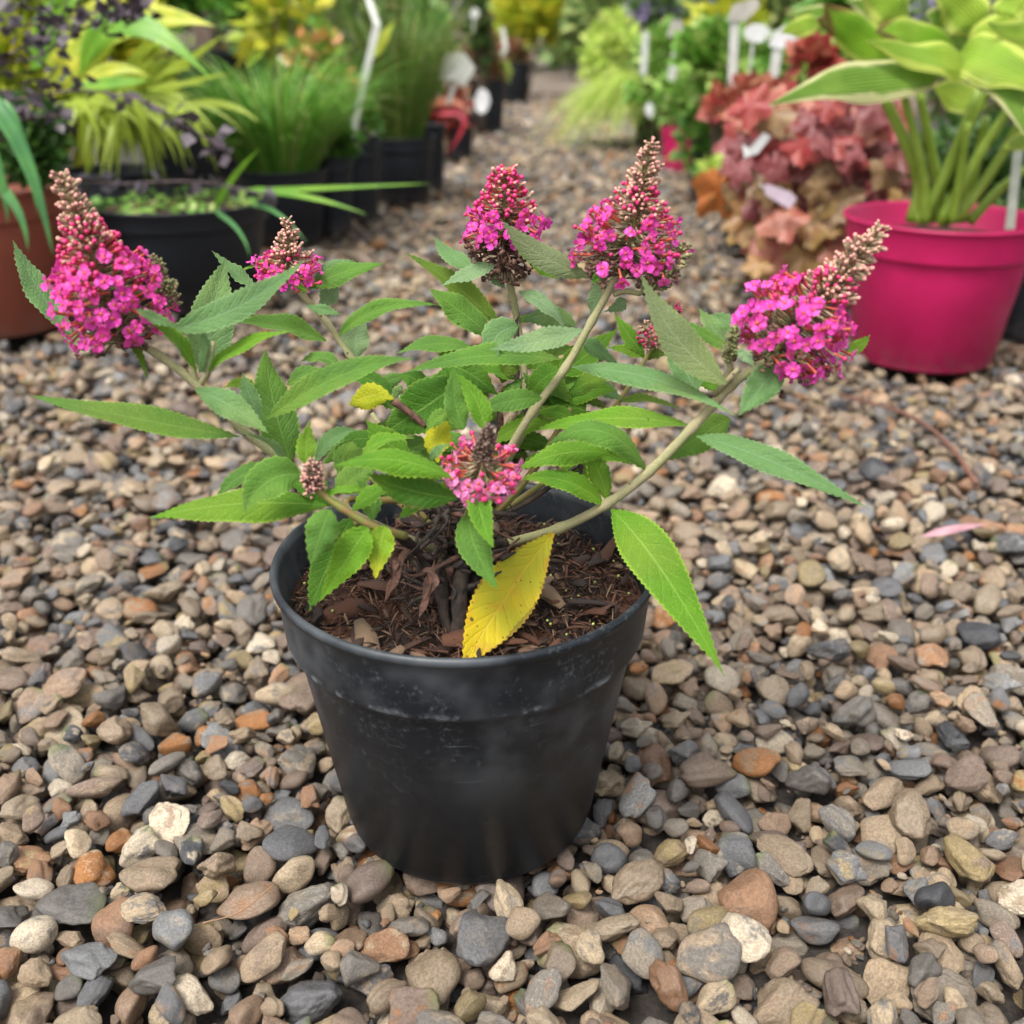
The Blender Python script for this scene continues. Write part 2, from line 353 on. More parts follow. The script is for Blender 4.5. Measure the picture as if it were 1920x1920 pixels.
def ico(sub):
    import bmesh
    bm = bmesh.new(); bmesh.ops.create_icosphere(bm, subdivisions=sub, radius=1)
    V = np.array([v.co[:] for v in bm.verts]); F = [tuple(v.index for v in f.verts) for f in bm.faces]; bm.free(); return V, F
IV, IF = ico(4)
def pebble_mesh(k):
    r = np.random.default_rng(100+k); V = IV.copy(); kind = (0, 1, 2, 1, 0, 2)[k % 6]      # worn pebble, broken flint, crusty lump
    npl = (r.integers(4, 8), r.integers(8, 13), r.integers(7, 11))[kind]
    rad = np.ones(len(V))*(1.0, 1.12, 1.05)[kind]; st = V*np.array([1, .8, .6]); st /= np.linalg.norm(st, axis=1)[:, None]
    for _ in range(npl):
        n = r.normal(size=3); n /= np.linalg.norm(n); d = (r.uniform(.72, .92), r.uniform(.58, .85), r.uniform(.68, .9))[kind]
        dt = V@n; lim = np.where(dt > .05, d/np.maximum(dt, .05), 9); s = (.14, .022, .05)[kind]
        m = np.minimum(rad, lim); h = np.clip((s-np.abs(rad-lim))/s, 0, 1); rad = m - h*h*s*.25
    lob = sum((.06, .05, .06)[kind]*np.sin(V@r.normal(size=3)*r.uniform(1.3, 3.0)+r.uniform(0, 6)) for _ in range(3))
    if kind: lob = lob+sum((0, .016, .022)[kind]*np.sin(V@r.normal(size=3)*r.uniform(5, 11)+r.uniform(0, 6)) for _ in range(5))
    if kind == 2:
        dd = r.normal(size=(9, 3)); dd /= np.linalg.norm(dd, axis=1)[:, None]
        for q in dd: lob = lob-r.uniform(.04, .11)*np.exp(-((1-V@q)/.05)**2)
        lob = lob+r.normal(0, .006, len(V))
    V = V*(rad*(1+lob))[:, None]; V[:, 0] += r.uniform(-.25, .25)*V[:, 1]**2
    V -= (V.max(0)+V.min(0))/2; V /= (V.max(0)-V.min(0))/2
    me = bpy.data.meshes.new('pebble'); me.from_pydata(V.tolist(), [], IF); me.materials.append(M_PEB)
    me.polygons.foreach_set('use_smooth', np.ones(len(me.polygons), dtype=bool)); return me
NVAR = 24
PEBM = [pebble_mesh(k) for k in range(NVAR)]
KEEP_OUT = []                                               # (x, y, radius) of pot bases
def deposit():
    cs = .0025; X0, X1, Y0, Y1 = -1.75, 1.75, .12, 8.6
    nx, ny = int((X1-X0)/cs), int((Y1-Y0)/cs); H = np.full((ny, nx), -.034, dtype=np.float32)
    r = np.random.default_rng(5); out = []
    def halfw(y): return (.903*y+.20)*.5*1.08+.06
    # patches of bare dirt near the front of the pot
    bare = [(.19, .43, .030), (.13, .405, .018), (-.20, .36, .018), (.0, .38, .014)]
    sites = []
    area_y = np.linspace(.18, 8.5, 900)
    for a, b in zip(area_y[:-1], area_y[1:]):
        w = min(halfw((a+b)/2), 1.7 if a < 3.2 else (1.0 if a < 5 else .8)); dens = 8500 if a < .8 else (5600 if a < 1.6 else (2800 if a < 3.2 else (2400 if a < 5 else 1800)))
        n = r.poisson(2*w*(b-a)*dens); 
        for _ in range(n): sites.append((r.uniform(-w, w), r.uniform(a, b)))
    r.shuffle(sites)
    sites += [(r.uniform(-.45, .5), r.uniform(.2, .75)) for _ in range(3600)]; ngrit = 3600
    for q, (x, y) in enumerate(sites):
        late = q/len(sites)
        a = math.exp(r.normal(math.log(.0098), .36)); a = min(max(a, .0045), .0195)
        if y < .50 and r.random() < .35: a = min(a*1.4, .020)
        if late < .3: a *= .8
        if q >= len(sites)-ngrit: a = r.uniform(.0014, .0038)
        if y > 1.6: a = max(a, .009)*1.05
        if y > 3.2: a *= 1.2 if y < 5 else 1.4
        e1, e2 = r.uniform(.55, .92), r.uniform(.38, .78)
        b, c = a*e1, a*e2*(.8 if a > .014 else 1); yaw = r.uniform(0, PI)
        if late > .12 and q < len(sites)-ngrit and any((x-bx)**2+(y-by)**2 < (br*(.75+.5*r.random()))**2 for bx, by, br in bare): 
            if r.random() < .86: continue
        best = None
        ca, sa = math.cos(yaw), math.sin(yaw)
        for tr in range(5):
            xx = x+(r.uniform(-1, 1)*.014 if tr else 0); yy = y+(r.uniform(-1, 1)*.014 if tr else 0)
            nearpot = any((xx-kx)**2+(yy-ky)**2 < (kr+a*.70)**2 for kx, ky, kr in KEEP_OUT)
            if any((xx-kx)**2+(yy-ky)**2 < (kr-.025)**2 for kx, ky, kr in KEEP_OUT): continue
            ci, cj = int((xx-X0)/cs), int((yy-Y0)/cs); k = int(a/cs)+1
            if ci-k < 0 or cj-k < 0 or ci+k+1 > nx or cj+k+1 > ny: continue
            J, I = np.mgrid[-k:k+1, -k:k+1]*cs
            u = (I*ca+J*sa)/a; v = (-I*sa+J*ca)/b; s2 = 1-u*u-v*v; m = s2 > .02
            if not m.any(): continue
            hs_ = np.sqrt(np.where(m, s2, 0))*c
            patch = H[cj-k:cj+k+1, ci-k:ci+k+1]
            z = np.where(m, patch+hs_, -9).ravel(); nt = max(1, int(m.sum()*.10)); zz = float(np.partition(z, -nt)[-nt])
            if nearpot and zz+c > .0005: continue
            if best is None or zz < best[0]: best = (zz, xx, yy, ci, cj, k, hs_, m)
        if best is None: continue
        zz, xx, yy, ci, cj, k, hs_, m = best
        if zz > .002 or (q >= len(sites)-ngrit and zz > -.012):
            continue
        P = H[cj-k:cj+k+1, ci-k:ci+k+1]; 
        # lean with the support's slope
        mm = m; J, I = np.mgrid[-k:k+1, -k:k+1]*cs
        gxs = float((P[mm]*I[mm]).sum()/max((I[mm]**2).sum(), 1e-9)); gys = float((P[mm]*J[mm]).sum()/max((J[mm]**2).sum(), 1e-9))
        H[cj-k:cj+k+1, ci-k:ci+k+1] = np.where(m, np.maximum(P, zz+hs_), P)
        tx = float(np.clip(gys, -.45, .45))+r.normal(0, .10); ty = float(np.clip(-gxs, -.45, .45))+r.normal(0, .10)
        R = (Matrix.Rotation(tx, 3, 'X') @ Matrix.Rotation(ty, 3, 'Y') @ Matrix.Rotation(yaw, 3, 'Z') @ Matrix.Rotation(r.choice([0, PI]), 3, 'X')).to_euler()
        out.append((xx, yy, zz, R.x, R.y, R.z, a, b, c, int(r.integers(NVAR))))
    return out
def gravel():
    D = deposit()
    def shown(d):
        p = Vector(d[:3]); dd = depth(p); px = 960+p.x*FPX/dd; py = 960-(p-CAMP).dot(UP)*FPX/dd
        if not (-20 < px < 1940 and -20 < py < 1950): return -1
        return d[6]*d[7]/dd**2 * (1.6 if d[2] > -.012 else .5)
    D.sort(key=shown, reverse=True)
    vc = bpy.data.collections.new('pebble_shapes'); COL.children.link(vc)
    seen, first, rest = set(), [], []
    for d in D:
        if d[9] not in seen and len(seen) < NVAR: seen.add(d[9]); first.append(d)
        else: rest.append(d)
    tops = first+rest[:300-len(first)]; rest = rest[300-len(first):]
    for i, d in enumerate(tops):
        o = bpy.data.objects.new('pebble', PEBM[d[9]]); (vc if i < NVAR else COL).objects.link(o); o.parent = ground
        o.location = d[:3]; o.rotation_euler = d[3:6]; o.scale = d[6:9]
    me = bpy.data.meshes.new('gravel'); A = np.array([d[:9] for d in rest]); me.vertices.add(len(rest)); me.vertices.foreach_set('co', A[:, :3].ravel())
    for nm, sl in (('rot', slice(3, 6)), ('scl', slice(6, 9))):
        a = me.attributes.new(nm, 'FLOAT_VECTOR', 'POINT'); a.data.foreach_set('vector', A[:, sl].astype(np.float32).ravel())
    a = me.attributes.new('idx', 'INT', 'POINT'); a.data.foreach_set('value', np.array([d[9] for d in rest], dtype=np.int32))
    o = bpy.data.objects.new('gravel', me); link(o, ground); o['kind'] = 'stuff'
    ng = bpy.data.node_groups.new('gravel_scatter', 'GeometryNodeTree')
    ng.interface.new_socket('Geometry', in_out='INPUT', socket_type='NodeSocketGeometry'); ng.interface.new_socket('Geometry', in_out='OUTPUT', socket_type='NodeSocketGeometry')
    N = ng.nodes; gi = N.new('NodeGroupInput'); go = N.new('NodeGroupOutput'); ip = N.new('GeometryNodeInstanceOnPoints')
    ci = N.new('GeometryNodeCollectionInfo'); ci.inputs['Collection'].default_value = vc; ci.inputs['Separate Children'].default_value = True; ci.inputs['Reset Children'].default_value = True
    def named(nm, tp):
        q = N.new('GeometryNodeInputNamedAttribute'); q.data_type = tp; q.inputs['Name'].default_value = nm
        return [s for s in q.outputs if s.name == 'Attribute' and s.enabled][0]
    L = ng.links
    L.new(gi.outputs[0], ip.inputs['Points']); L.new(ci.outputs[0], ip.inputs['Instance']); ip.inputs['Pick Instance'].default_value = True
    L.new(named('idx', 'INT'), ip.inputs['Instance Index']); L.new(named('rot', 'FLOAT_VECTOR'), ip.inputs['Rotation']); L.new(named('scl', 'FLOAT_VECTOR'), ip.inputs['Scale'])
    L.new(ip.outputs[0], go.inputs[0])
    md = o.modifiers.new('scatter', 'NODES'); md.node_group = ng
    print('pebbles', len(D))

# ------------------------------------------------------------------ pots
def pot_mat(name, col, dusty=0.0, rough=.42):
    t = NT(name); tc = t.n('TexCoord').outputs['Object']; sx = t.n('SeparateXYZ'); t.l(tc, sx.inputs[0])
    n1 = t.noise(tc, 9, 4, .6); n2 = t.noise(tc, 260, 5, .75); n3 = t.noise(tc, 60, 5, .7)
    c = t.mix(t.math('MULTIPLY', t.sstep(n1, .35, .65), .5), col, tuple(x*.62 for x in col))
    c0 = c
    if dusty:
        zb = t.math('SUBTRACT', 1.0, t.sstep(t.math('ABSOLUTE', t.math('SUBTRACT', sx.outputs[2], .1455)), .0, .005))
        up = t.sstep(sx.outputs[2], .02, .16)
        d = t.math('MULTIPLY', t.sstep(n2, .47, .66), t.math('MULTIPLY', t.sstep(n3, .40, .62), up))
        d = t.math('MAXIMUM', t.math('MULTIPLY', d, .34), t.math('MULTIPLY', zb, t.sstep(n3, .42, .70)))
        film = t.math('MULTIPLY', t.math('MULTIPLY', t.sstep(n1, .42, .60), t.sstep(sx.outputs[2], .05, .13)), .34)
        c = t.mix(t.math('MULTIPLY', t.math('MAXIMUM', d, film), dusty), c, (.16, .175, .19))
        ms = t.n('Mapping'); ms.inputs['Scale'].default_value = (30, 30, 420); ms.inputs['Rotation'].default_value = (.25, .12, 0); t.l(tc, ms.inputs['Vector'])
        scr = t.noise(ms.outputs[0], 1.0, 2, .4)
        c = t.mix(t.math('MULTIPLY', t.sstep(scr, .70, .76), .22), c, (.14, .15, .165))
        ms2 = t.n('Mapping'); ms2.inputs['Scale'].default_value = (160, 160, 22); t.l(tc, ms2.inputs['Vector'])
        run = t.noise(ms2.outputs[0], 1.0, 3, .6)
        c = t.mix(t.math('MULTIPLY', t.sstep(run, .62, .74), .75), c, c0)
        t.rough(t.math('ADD', rough-.06, t.math('ADD', t.math('MULTIPLY', d, .4), t.math('MULTIPLY', n1, .2))))
        t.bump(t.math('ADD', t.math('MULTIPLY', n2, .4), n3), .14, .0006)
    else:
        t.rough(t.math('ADD', rough-.05, t.math('MULTIPLY', n3, .2))); t.bump(n3, .06, .001)
        ds = t.math('MULTIPLY', t.sstep(n2, .56, .72), t.sstep(n3, .45, .7)); lowd = t.math('MULTIPLY', t.math('SUBTRACT', 1.0, t.sstep(sx.outputs[2], .0, .05)), t.sstep(n3, .4, .6))
        c = t.mix(t.math('MULTIPLY', t.math('MAXIMUM', ds, lowd), .35), c, (.16, .12, .095))
    t.base(c); t.b.inputs['Specular IOR Level'].default_value = .32
    return t.m
M_POTB = pot_mat('black_plastic_scuffed', (.0075, .0100, .0135), 1.0, .38)
M_POTB2 = pot_mat('black_plastic', (.013, .016, .021), 0, .5)
M_POTR = pot_mat('magenta_plastic', (.47, .012, .095), 0, .36)
M_POTT = pot_mat('terracotta_plastic', (.215, .055, .032), 0, .5)
def mulch_mat(name, a, b):
    t = NT(name); tc = t.n('TexCoord').outputs['Object']; n = t.noise(tc, 330, 5, .7); n2 = t.noise(tc, 25, 2)
    c = t.mix(t.sstep(n, .35, .68), a, b); c = t.mix(t.sstep(n2, .45, .6), c, (.085, .030, .014)); t.base(c); t.rough(.85); t.bump(n, .9, .003); return t.m
M_SOIL = mulch_mat('potting_soil', (.014, .009, .006), (.060, .034, .022))
def chip_mat():
    t = NT('bark_chip'); oi = t.n('ObjectInfo').outputs['Random']; tc = t.n('TexCoord').outputs['Object']
    a = t.n('Attribute', attribute_name='rnd').outputs['Fac']
    f = t.math('FRACT', t.math('ADD', oi, a))
    c = t.ramp(f, [(0, (.018, .010, .007)), (.3, (.060, .028, .016)), (.5, (.13, .050, .024)), (.68, (.085, .028, .012)), (.85, (.17, .095, .055)), (1, (.26, .17, .10))])
    mp = t.n('Mapping'); mp.inputs['Scale'].default_value = (1, 9, 1); t.l(tc, mp.inputs['Vector'])
    n = t.noise(mp.outputs[0], 260, 4, .7); c = t.mix(t.math('MULTIPLY', t.sstep(n, .4, .65), .6), c, t.mix(1.0, c, (.4, .38, .36), 'MULTIPLY'))
    t.base(c); t.rough(.72); t.bump(n, .7, .001); return t.m
M_CHIP = chip_mat()

def make_pot(px, py_base, w_px, py_rim, mat, label, cat='plant pot', group=None, base_ratio=.74, seg=48, loc=None, R=None, h=None, collar=.2, soil=True, soil_drop=.12, prof_c=None):
    """pot standing on the ground where its front foot shows at py_base; w_px is the rim's width, py_rim its front lip"""
    if loc is None:
        g = ground_pt(px, py_base); Yc = g.y+.08
        for _ in range(6):
            p = at(px, py_rim, Yc); R = w_px/2*depth(p)/FPX; Yc = g.y+R*base_ratio
        h = at(px, py_rim, Yc-R).z; p = at(px, py_rim, Yc); loc = Vector((p.x, Yc, 0))
    t = thing('plant_pot', label, cat, loc, group)
    rb = R*base_ratio; zc = h*(1-collar); rc = rb+(R-rb)*.72*(zc/h); ro = rc+(R-rc)*.40
    if prof_c: ro, rc = prof_c
    prof = [(rb*.9, .003), (rb*.97, 0), (rb, .004), (rb+.001, h*.06), (rb+(R-rb)*.05+.0003, h*.065), (rc-.0006, zc-.006), (rc, zc-.0022), (ro-.0016, zc-.0006), (ro-.0002, zc+.0008), (ro, zc+.0025), ((ro+R-.0032)/2+R*.002, (zc+h)/2), (R-.0032, h-.0065), (R-.0028, h-.0056), (R-.0004, h-.0048), (R, h-.0024), (R-.0012, h), (R-.0035, h-.0002),
            (R-.0055, h-.005), (ro-.0035, zc+.002), (rc-.0025, zc-.004), (rb*.97, h*.1), (rb*.9, .006)]
    V, F, mi = lathe(prof, seg, cap=False); n = len(prof)
    F = F+[tuple(reversed(range(seg))), tuple(range((n-1)*seg, n*seg))]
    V = [(x+loc[0], y+loc[1], z+loc[2]) for x, y, z in V]
    build('pot_wall', V, F, mat, t)
    sz = h*(1-soil_drop); rs = rc+(R-rc)*max(0, (sz-zc)/(h-zc))-.004 if sz > zc else rb+(rc-rb)*sz/zc-.004
    if prof_c: rs = ro-.004+(R-ro)*max(0, sz-zc)/(h-zc)
    so = None
    if soil:
        V, F = [(loc[0], loc[1], sz+.004)], []
        K = 14; sg = 40
        for j in range(1, K+1):
            for i in range(sg):
                a = 2*PI*i/sg; rr = rs*j/K
                V.append((loc[0]+rr*math.cos(a), loc[1]+rr*math.sin(a), sz+rnd.uniform(-1, 1)*.0025*(j < K)+.004*(1-(j/K)**2)))
        for i in range(sg): F.append((0, 1+i, 1+(i+1) % sg))
        for j in range(K-1):
            for i in range(sg):
                a, b = 1+j*sg+i, 1+j*sg+(i+1) % sg; F.append((a, a+sg, b+sg, b))
        so = build('potting_soil', V, F, M_SOIL, t)
    KEEP_OUT.append((loc[0], loc[1], rb))
    return t, Vector((loc[0], loc[1], sz)), R, h, so

# ------------------------------------------------------------------ leaves
def shape_w(t, kind):
    if kind == 'lance': return (math.sin(PI*min(1, t**.80))**1.12) * (1-.12*t)*1.04 if 0 < t < 1 else 0
    if kind == 'ovate': return (math.sin(PI*min(1, t**.70))**1.0)*(1-.10*t)*1.04 if 0 < t < 1 else 0
    if kind == 'obovate': return (math.sin(PI*min(1, t**1.15))**.95) if 0 < t < 1 else 0
    if kind == 'blade': return min(1, t*8)*(1-t**2.2)
WK = 1.22
def leaf(parent, kind, p0, pm, p2, w, roll=20, Y=(.5, .5), fold=16, curl=.22, under=False, shape='lance', serr=True, wave=.10, nl=None, label=None, name='leaf', mats=None, ym=None, nc=3, pet=.035):
    Y0, Y2 = Y; Ym = (Y0+Y2)/2 if ym is None else ym
    A, Bm, C = at(*p0, Y0), at(*pm, Ym), at(*p2, Y2); Q = 2*Bm-(A+C)/2
    L = (A-Bm).length+(Bm-C).length
    if nl is None: nl = max(16, min(84, int(L/.00165))) if serr else 16
    w = w*WK if serr else w
    wr = w*depth(Bm)/FPX/2/max(.35, math.cos(math.radians(roll if not isinstance(roll, tuple) else sum(roll)/2)))
    r0, r1 = roll if isinstance(roll, tuple) else (roll, roll)
    if serr: r0 += rnd.uniform(-10, 8); r1 += rnd.uniform(-14, 26); fold = fold+rnd.uniform(-8, 14); curl = curl+rnd.uniform(-.15, .3)
    V, UV, F = [], [], []; sgn = None; ph = rnd.uniform(0, 6); kf = rnd.uniform(1.3, 2.6); cols = 2*nc+1
    for i in range(nl+1):
        t = i/nl; P = A*(1-t)**2+Q*2*t*(1-t)+C*t*t; T = ((Q-A)*(1-t)+(C-Q)*t).normalized()
        vd = (P-CAMP).normalized(); c = T.cross(vd).normalized()
        if sgn is None:
            Tm = (C-A).normalized(); cm = Tm.cross((Bm-CAMP).normalized()); s_ = cm.dot(UP)
            sgn = 1 if (s_ > 0 or (abs(s_) < .12*cm.length and cm.x > 0)) else -1
        c = c*sgn; n0 = (vd*-1); n0 = (n0-T*n0.dot(T)).normalized()
        rr = math.radians(r0+(r1-r0)*t)
        N = n0*math.cos(rr)+c*math.sin(rr); B = c*math.cos(rr)-n0*math.sin(rr)
        if under: N = -N
        wt = wr*shape_w(t, shape); wt = max(wt, wr*pet*(1-t)+.00012)
        if serr and wt > wr*.12: wt += .0005 if i % 2 else -.0005
        f = math.radians(fold)
        for j in range(cols):
            s = (j-nc)/nc; a = abs(s)
            z = a*math.sin(f) - curl*a*a*a + wave*a*math.sin(kf*2*PI*t+ph+(1.7 if s > 0 else 0))*1.6
            tt = 0
            V.append(tuple(P+B*(s*wt*math.cos(f)*(1-.12*curl*a))+N*(z*wt)+T*(.10*a*wt if serr else 0)))
            UV.append((.5+.5*s, t))
    for i in range(nl):
        for j in range(cols-1):
            a = i*cols+j
            q = (a, a+1, a+cols+1, a+cols)
            F.append(q)
    # winding so that the face's front is N
    v0, v1, v2 = Vector(V[F[len(F)//2][0]]), Vector(V[F[len(F)//2][1]]), Vector(V[F[len(F)//2][3]])
    P = (A+C)/2
    nn = (v1-v0).cross(v2-v0); Tm = (C-A).normalized(); vd = (Bm-CAMP).normalized(); c = (Tm.cross(vd)*sgn).normalized(); n0 = -(vd-Tm*vd.dot(Tm)).normalized(); rr = math.radians((r0+r1)/2)
    N = n0*math.cos(rr)+c*math.sin(rr)
    if under: N = -N
    if nn.dot(N) < 0: F = [tuple(reversed(q)) for q in F]
    return build(name, V, F, mats or M_LEAF[kind], parent, uv=UV, label=label)

# ------------------------------------------------------------------ flowers
def floret_tpl(k, sc=1.0):
    r = random.Random(k); V, F, mi = [], [], []
    ra = [.0007, .0015, .0025, .0034, .0040]; hw = [.00060, .0012, .0019, .0022, .0012]
    for p in range(4):
        a0 = PI/2*p+r.uniform(-.12, .12); cup = r.uniform(-.55, .6); s0 = r.uniform(.88, 1.12); n0 = len(V); tw = r.uniform(-.3, .3)
        for i, (q, h) in enumerate(zip(ra, hw)):
            for j in (-1, -.5, 0, .5, 1):
                x = q*s0+(-.0003*abs(j)*i/2); y = h*s0*j; z = cup*q*(i/4)+(.0004*math.cos(j*3.1+p+k)*i/3)+tw*y*i/4+r.uniform(-1, 1)*.00040
                V.append((x*math.cos(a0)-y*math.sin(a0), x*math.sin(a0)+y*math.cos(a0), z))
        for i in range(4):
            for j in range(4):
                a = n0+i*5+j; F.append((a, a+1, a+6, a+5)); mi.append(0)
    n0 = len(V); t = lathe([(.0011, .0001), (.0007, -.0006)], 8, cap=True)
    V += t[0]; F += [tuple(i+n0 for i in f) for f in t[1]]; mi += [1]*len(t[1])
    n0 = len(V); t = lathe([(.00045, -.0095), (.00065, -.006), (.0008, -.002), (.0011, .0001)], 7, cap=False)
    V += t[0]; F += [tuple(i+n0 for i in f) for f in t[1]]; mi += [1]*len(t[1])
    return V, F, mi
def mesh_of(name, tpl, mats):
    me = bpy.data.meshes.new(name); me.from_pydata([tuple(v) for v in tpl[0]], [], tpl[1]); me.update()
    for m in mats: me.materials.append(m)
    me.polygons.foreach_set('material_index', tpl[2]); me.polygons.foreach_set('use_smooth', [True]*len(me.polygons)); return me
FLM = [mesh_of('floret', floret_tpl(k), [M_PETAL, M_TUBE]) for k in range(6)]
FLT = [floret_tpl(k) for k in range(4)]; FLTP = [floret_tpl(k+10) for k in range(4)]
FLP = [mesh_of('floret', floret_tpl(k+10), [M_PETALP, M_TUBE]) for k in range(4)]
# closed bud on a tube (materials: 0 ball, 1 tube)
_a = lathe([(.00045, -.0075), (.0006, -.003), (.0007, -.0012)], 6, 1, cap=False); _b = lathe([(.0006, -.0015), (.0013, -.0006), (.00135, .0003), (.0006, .0011)], 7, 0)
BUD_T = (_a[0]+_b[0], _a[1]+[tuple(i+len(_a[0]) for i in f) for f in _b[1]], _a[2]+_b[2])
# small unopened bud in its calyx (materials: 0 tip, 1 calyx)
_a = lathe([(.0003, -.0040), (.0008, -.0026), (.0009, -.0002)], 6, 1, cap=False); _b = lathe([(.0007, -.0004), (.00085, .0006), (.0005, .0013)], 6, 0)
CAL_T = (_a[0]+_b[0], _a[1]+[tuple(i+len(_a[0]) for i in f) for f in _b[1]], _a[2]+_b[2])
N_FLORET = [0]
def interp(prof, t):
    if t <= prof[0][0]: return prof[0][1]
    for (a, x), (b, y) in zip(prof, prof[1:]):
        if t <= b: return x+(y-x)*(t-a)/(b-a)
    return prof[-1][1]
def spike(plant, b, tip, Yb, Yt, prof, n_open, t_open, n_hot, t_hot, whorls, t_cone, label, pale=False, cal=None, wither=0, t_wither=(0, .3), droop=-.15, size=1.0, bend=(0, 0), conew=.9):
    P0, P1 = at(*b, Yb), at(*tip, Yt); ax = (P1-P0); L = ax.length; axn = ax.normalized(); pm = depth((P0+P1)/2)/FPX
    F0 = frame(axn); u, v = F0.col[0], F0.col[1]
    head = bpy.data.objects.new('flower_spike', None); head.empty_display_size = .01; link(head, plant); head.location = P0-Vector(plant.location); head['label'] = label
    cur = lambda t: P0+ax*t+Vector((bend[0], 0, bend[1]))*pm*math.sin(PI*min(max(t, 0), 1))
    tv, tf, tm = tube([cur(0), cur(.33), cur(.66), cur(.97)], .0016, .0007, 6); bg = Bag(); bg.add((tv, tf, tm))
    stalk = Bag(); fl = FLP if pale else FLM; xf = [Bag(), Bag()]; n_open = int(n_open*1.35); n_hot = int(n_hot*1.5)
    for i in range(n_open):
        t = t_open[0]+(t_open[1]-t_open[0])*((i+.5)/n_open)+rnd.uniform(-.02, .02); a = i*2.39996+rnd.uniform(-.25, .25)
        d = u*math.cos(a)+v*math.sin(a); R = interp(prof, t)*pm*rnd.uniform(.66, 1.08)
        rise = droop+(t-t_open[0])/(max(.01, t_open[1]-t_open[0]))*.75+rnd.uniform(-.25, .25)
        z = (d+axn*rise).normalized(); P = cur(t)+d*R
        fac = (z+Vector((rnd.uniform(-.55, .55), rnd.uniform(-.5, .3), rnd.uniform(-.45, .45)))).normalized()
        s = size*rnd.uniform(.78, 1.15)
        if N_FLORET[0] < 300 and i % 8 < 5 or i == n_open-1 and N_FLORET[0] < 300:
            N_FLORET[0] += 1
            o = bpy.data.objects.new('floret', rnd.choice(fl)); link(o, head); M = orient(P, fac, s, rnd.uniform(0, 6)); M.translation = P-P0; o.matrix_local = M
        else: xf[rnd.randrange(2)].add((FLT if not pale else FLTP)[rnd.randrange(4)], orient(P, fac, s, rnd.uniform(0, 6)), 0)
        base = P-fac*.009*s; root = cur(max(0, t-.05))+d*R*.12
        stalk.add(tube([root, (root+base)/2-axn*.001, base], .0006, .0004, 5, sub=2))
    for q in xf: q.build('more_florets', [M_PETALP if pale else M_PETAL, M_TUBE], head, kind='stuff')
    stalk.build('flower_stalks', [M_CALYXG], head, kind='stuff')
    hot = Bag()
    for i in range(n_hot):
        t = t_hot[0]+(t_hot[1]-t_hot[0])*((i+.5)/n_hot); a = i*2.39996+rnd.uniform(-.4, .4); d = u*math.cos(a)+v*math.sin(a)
        R = interp(prof, t)*pm*rnd.uniform(.70, 1.10); z = (d+axn*rnd.uniform(.15, .7)).normalized(); s = size*rnd.uniform(.7, 1.1)
        hot.add(BUD_T, orient(cur(t)+d*R, z, s, 0), rnd.random())
        if R > .009: hot.add(tube([cur(t-.04)+d*R*.1, cur(t)+d*(R-.006)-axn*.002], .0005, .0005, 4, mi=2))
    hot.build('closed_flowers', [M_BUDHOT, M_TUBE, M_CALYX], head, kind='stuff')
    cone = Bag()
    for wi in range(whorls):
        t = t_cone[0]+(t_cone[1]-t_cone[0])*wi/max(1, whorls-1); R = interp(prof, t)*pm*conew
        nb = max(3, int(8*(1-.55*wi/whorls)))
        for q in range(nb):
            a = q*2*PI/nb+wi*1.1+rnd.uniform(-.2, .2); d = u*math.cos(a)+v*math.sin(a)
            for e in range(3):
                dd = (d+Vector((rnd.uniform(-.35, .35), rnd.uniform(-.35, .35), rnd.uniform(-.35, .35)))).normalized()
                P = cur(t)+dd*R*rnd.uniform(.45, 1.12)+axn*rnd.uniform(-.0025, .0035)
                cone.add(CAL_T, orient(P, dd+axn*rnd.uniform(.2, .9), size*rnd.uniform(.75, 1.2)*(.85+.3*(R > .005)), 0), rnd.random())
            cone.add(tube([cur(t-.03), cur(t)+d*R*.8], .0007, .0004, 4, mi=1))
    tipm = M_BUDPINK if cal is None else cal[0]; cm = M_CALYX if cal is None else cal[1]
    cone.build('bud_cone', [tipm, cm], head, kind='stuff')
    if wither:
        wb = Bag()
        for i in range(wither):
            t = rnd.uniform(*t_wither); a = rnd.uniform(0, 2*PI); d = u*math.cos(a)+v*math.sin(a); R = interp(prof, t)*pm*rnd.uniform(.5, 1.0)
            p = cur(t)+d*R-axn*rnd.uniform(0, .004); m = cur(t)+d*R*.5+axn*.002
            wb.add(tube([cur(t), m, p], .0006, .0004, 5, sub=2, rough=.3))
            for _ in range(3):
                wb.add(lathe([(.0003, -.002), (.0011, -.0004), (.0008, .0006), (.0002, .001)], 5), orient(p+Vector((rnd.uniform(-1, 1), rnd.uniform(-1, 1), rnd.uniform(-1, 1)))*.002, (rnd.uniform(-1, 1), rnd.uniform(-1, 1), rnd.uniform(-1, .5)), rnd.uniform(.7, 1.3)))
        wb.build('withered_flowers', [M_WITHER], head, kind='stuff')
    bg.build('flower_axis', [M_STEM2], head)
    return head

